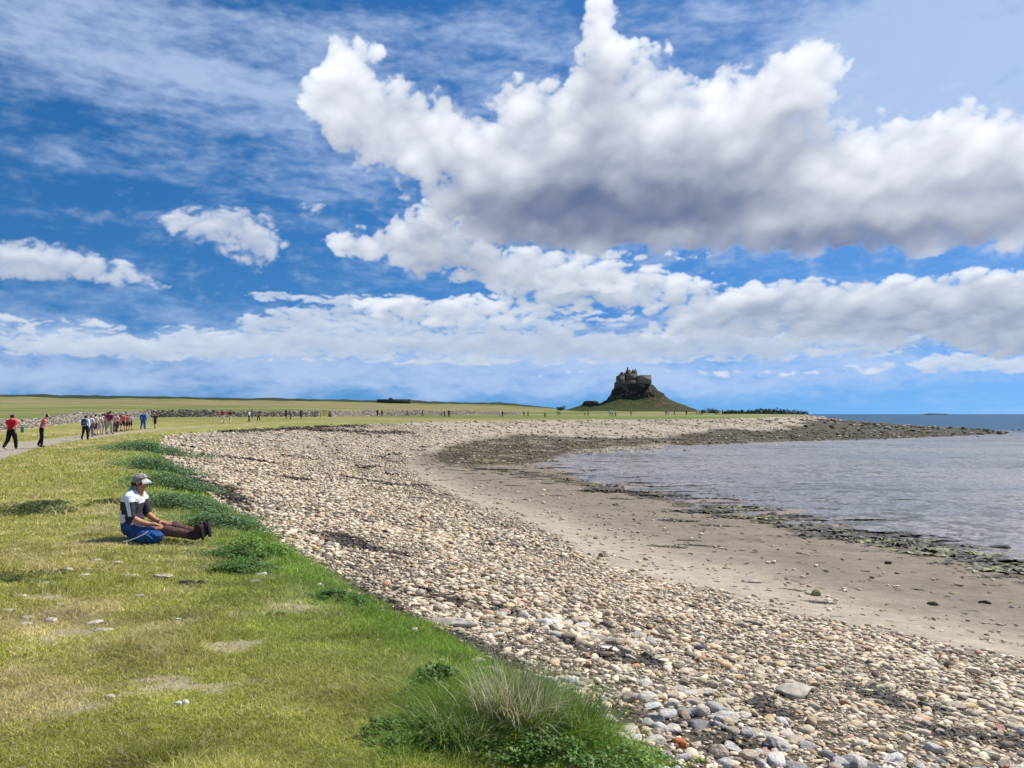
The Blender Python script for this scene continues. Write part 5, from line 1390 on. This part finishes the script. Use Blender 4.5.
mat_skin2 = plain_mat("sun_tanned_skin", (.50, .24, .15), .55, .1, 14, .1, .003, .35); link("body", me, mat_skin2, hero)
cen = np.array([v[list(t)].mean(0) for t in f])
isarm = np.array([r[0][:3] in ("sho", "elb") or r[1][:3] in ("sho", "elb") for r in reg])
torso = np.array([r[0] in ("pelvis", "waist", "chest") and r[1] in ("waist", "chest", "upper") for r in reg]) | np.array([r[0] == "upper" and r[1][:3] == "sho" for r in reg]) | np.array([r[0] == "upper" and r[1] == "neck" and r[2] < .55 for r in reg])
sleeve = np.array([(r[0][:3] == "sho") or (r[0][:3] == "elb" and r[2] < .25) for r in reg])
shirtm = torso & (cen[:, 2] > .17) | sleeve
def shirt_material():
    m, nt, b = new_mat("panelled_shirt")
    tc = N(nt, 'ShaderNodeTexCoord'); sp = N(nt, 'ShaderNodeSeparateXYZ'); nt.links.new(tc.outputs['Object'], sp.inputs[0])
    # bands by height on the shirt: white yoke, black chest band, grey-white lower body
    cr = N(nt, 'ShaderNodeValToRGB'); cr.color_ramp.interpolation = 'CONSTANT'
    e = cr.color_ramp.elements; e[0].position = 0; e[0].color = (.60, .56, .66, 1); e[1].position = .20; e[1].color = (.02, .02, .03, 1)
    for p_, c_ in ((.235, (.70, .68, .74, 1)), (.42, (.025, .025, .035, 1)), (.505, (.80, .82, .86, 1))):
        q_ = e.new(p_); q_.color = c_
    nt.links.new(sp.outputs[2], cr.inputs[0])
    # a black panel down the flank below the arm
    lt = N(nt, 'ShaderNodeMapRange'); lt.inputs['From Min'].default_value = .05; lt.inputs['From Max'].default_value = .065
    nt.links.new(sp.outputs[0], lt.inputs['Value'])
    up = N(nt, 'ShaderNodeMath', operation='LESS_THAN'); up.inputs[1].default_value = .505; nt.links.new(sp.outputs[2], up.inputs[0])
    ml = N(nt, 'ShaderNodeMath', operation='MULTIPLY'); nt.links.new(lt.outputs[0], ml.inputs[0]); nt.links.new(up.outputs[0], ml.inputs[1])
    mx = N(nt, 'ShaderNodeMix', data_type='RGBA'); nt.links.new(ml.outputs[0], mx.inputs['Factor']); nt.links.new(cr.outputs[0], mx.inputs[6]); mx.inputs[7].default_value = (.02, .02, .03, 1)
    nt.links.new(mx.outputs[2], b.inputs['Base Color']); b.inputs['Roughness'].default_value = .8
    n = noise_node(nt, 14, 3); bp = N(nt, 'ShaderNodeBump'); bp.inputs['Strength'].default_value = .5; bp.inputs['Distance'].default_value = .02; nt.links.new(n.outputs['Fac'], bp.inputs['Height']); nt.links.new(bp.outputs[0], b.inputs['Normal'])
    return m
shell(v, f, shirtm & ~sleeve, .014, "shirt", shirt_material(), hero, .016)
sm_ = new_mat("sleeve_cloth"); tc_ = N(sm_[1], 'ShaderNodeTexCoord'); sp_ = N(sm_[1], 'ShaderNodeSeparateXYZ'); cr_ = N(sm_[1], 'ShaderNodeValToRGB'); cr_.color_ramp.interpolation = 'CONSTANT'
sm_[1].links.new(tc_.outputs['Object'], sp_.inputs[0]); sm_[1].links.new(sp_.outputs[2], cr_.inputs[0]); sm_[1].links.new(cr_.outputs[0], sm_[2].inputs['Base Color']); sm_[2].inputs['Roughness'].default_value = .85
cr_.color_ramp.elements[0].color = (.02, .02, .03, 1); cr_.color_ramp.elements[1].position = .545; cr_.color_ramp.elements[1].color = (.78, .80, .84, 1)
for s_ in (1, -1):
    shell(v, f, sleeve & (cen[:, 1] * s_ > 0), .015, "sleeve", sm_[0], hero, .010)
for k in (-1, 1):                              # white stripe down each outer sleeve
    m = MB()
    a_, b_ = np.array([0, .175 * k, .60]), np.array([.07, .223 * k, .345]); V = []; Fc = []
    for i in range(9):
        t_ = i / 8; p0 = a_ + (b_ - a_) * t_; rr0 = .068 + (.047 - .068) * t_ + .019
        for an in (-.35, 0, .35): V.append((p0[0] + .012 + rr0 * math.sin(an), p0[1] + k * rr0 * math.cos(an), p0[2] + .012))
    for i in range(8):
        for q_ in (0, 1): Fc.append((i * 3 + q_, i * 3 + q_ + 1, i * 3 + q_ + 4, i * 3 + q_ + 3))
    m.add(V, np.array(Fc))
    m.obj("sleeve_stripe", cloth((.78, .80, .86)), hero)
shorts = np.array([(r[0] == "pelvis" and r[1][:3] in ("hip", "wai")) or r[0][:3] == "hip" or (r[0][:5] == "thigh" and r[2] < .70) for r in reg]) & (cen[:, 2] < .235)
shell(v, f, shorts, .026, "shorts", plain_mat("blue_cloth", (.022, .065, .20), .8, .35, 9, .6, .03, .2), hero, .03)
legs_ = np.array([(r[0][:5] == "thigh" and r[2] >= .66) or r[0][:4] == "knee" or r[0][:4] == "calf" for r in reg])
def legging():
    m = plain_mat("patterned_leggings", (.115, .06, .055), .85, .55, 45, .2, .005, .2); return m
shell(v, f, legs_, .016, "leggings", legging(), hero, .006)
boots = np.array([r[0][:5] == "ankle" or r[0][:4] in ("heel", "ball") or (r[0][:4] == "calf" and r[2] > .75) for r in reg])
bt = shell(v, f, boots, .024, "boots", cloth((.05, .03, .03)), hero)
for k in (-1, 1):
    bm = bmesh.new(); bmesh.ops.create_cone(bm, cap_ends=True, segments=20, radius1=.5, radius2=.5, depth=1.0)
    bmesh.ops.scale(bm, vec=(.25, .095, .025), verts=bm.verts); bmesh.ops.rotate(bm, cent=(0, 0, 0), matrix=Matrix.Rotation(R(80), 3, 'Y'), verts=bm.verts); bmesh.ops.translate(bm, vec=(.962, .118 * k, .14), verts=bm.verts)
    me = bpy.data.meshes.new("sole"); bm.to_mesh(me); bm.free(); link("sole", me, cloth((.012, .011, .012)), hero)
# hair, ear and cap
hairm = (cen[:, 2] > .775) & (cen[:, 0] < .10) | (cen[:, 2] > .69) & (cen[:, 0] < .06) | (cen[:, 2] > .855) & (cen[:, 0] < .15)
hairm &= cen[:, 2] > .69
hs_ = shell(v, f, hairm, .020, "hair", plain_mat("grey_hair", (.34, .325, .31), .85, .8, 70, 1.0, .02, .2), hero)
bm = bmesh.new()
for k in (-1, 1):
    r_ = bmesh.ops.create_uvsphere(bm, u_segments=10, v_segments=8, radius=1.0); bmesh.ops.scale(bm, vec=(.018, .010, .030), verts=r_['verts']); bmesh.ops.translate(bm, vec=(.072, .083 * k, .79), verts=r_['verts'])
me = bpy.data.meshes.new("ear"); bm.to_mesh(me); bm.free(); link("ear", me, mat_skin2, hero)
bm = bmesh.new()
for k in (-1, 1):
    r_ = bmesh.ops.create_uvsphere(bm, u_segments=10, v_segments=8, radius=.011); bmesh.ops.translate(bm, vec=(.150, .032 * k, .828), verts=r_['verts'])
me = bpy.data.meshes.new("eye"); bm.to_mesh(me); bm.free(); link("eye", me, cloth((.05, .04, .035)), hero)
m = MB(); m.box((.161, 0, .778), (.008, .045, .010)); m.obj("mouth", cloth((.30, .08, .07)), hero)
# peak: a curved visor with its band
nA, nR = 17, 5; V = []; Fc = []
for layer in (0, 1):
    for i in range(nR):
        for j in range(nA):
            a = R(-48 + 96 * j / (nA - 1)); rr0 = .090 + .070 * (i / (nR - 1)) * math.cos(a * .9)
            V.append((.060 + rr0 * math.cos(a), rr0 * math.sin(a) * .95, .836 - .050 * (i / (nR - 1)) - .03 * math.sin(a) ** 2 + layer * .012))
for layer in (0, 1):
    o_ = layer * nR * nA
    for i in range(nR - 1):
        for j in range(nA - 1):
            q_ = (o_ + i * nA + j, o_ + (i + 1) * nA + j, o_ + (i + 1) * nA + j + 1, o_ + i * nA + j + 1); Fc.append(q_ if layer else q_[::-1])
for j in range(nA - 1):
    a_ = (nR - 1) * nA + j; b_ = a_ + nR * nA; Fc.append((a_, a_ + 1, b_ + 1, b_)[::-1])
me = mesh_np("cap_peak", np.array(V), np.array(Fc)); peak = link("cap_peak", me, cloth((.52, .52, .50)), hero)
# a jacket lying bunched in the lap and on the grass, with its white cord
bm = bmesh.new(); bmesh.ops.create_icosphere(bm, subdivisions=4, radius=1.0)
for p in bm.verts:
    c = p.co; n = float(perlin(c.x * 2.5 + c.z * 2, c.y * 2.5, 7)) * .28 + float(perlin(c.x * 6, c.z * 6 + c.y * 4, 9)) * .12
    c *= (1 + n); c.x *= .17; c.y *= .10; c.z *= .085
me = bpy.data.meshes.new("jacket"); bm.to_mesh(me); bm.free(); me.polygons.foreach_set("use_smooth", [True] * len(me.polygons))
o = link("jacket", me, plain_mat("royal_blue_cloth", (.018, .07, .23), .8, .4, 12, .6, .02, .2)); o.location = (sx + .33, sy - .25, sz + .085)
pts = np.array([(-.30, -.10, -.045), (-.22, -.115, -.03), (-.14, -.11, .0), (-.07, -.12, .03), (-.01, -.11, .06), (.02, -.085, .088)]); V = []; Fc = []
for i_, p_ in enumerate(pts):
    for q_ in range(6): V.append((p_[0] - .003 * math.sin(q_ * 1.047), p_[1] + .007 * math.cos(q_ * 1.047), p_[2] + .007 * math.sin(q_ * 1.047)))
for i_ in range(5):
    for q_ in range(6): Fc.append((i_ * 6 + q_, i_ * 6 + (q_ + 1) % 6, i_ * 6 + 6 + (q_ + 1) % 6, i_ * 6 + 6 + q_))
co = link("cord", mesh_np("cord", np.array(V), np.array(Fc), True), cloth((.75, .75, .72)), o); tag(o, "bunched blue jacket lying against the seated person's thigh", "jacket")
bpy.context.view_layer.update()
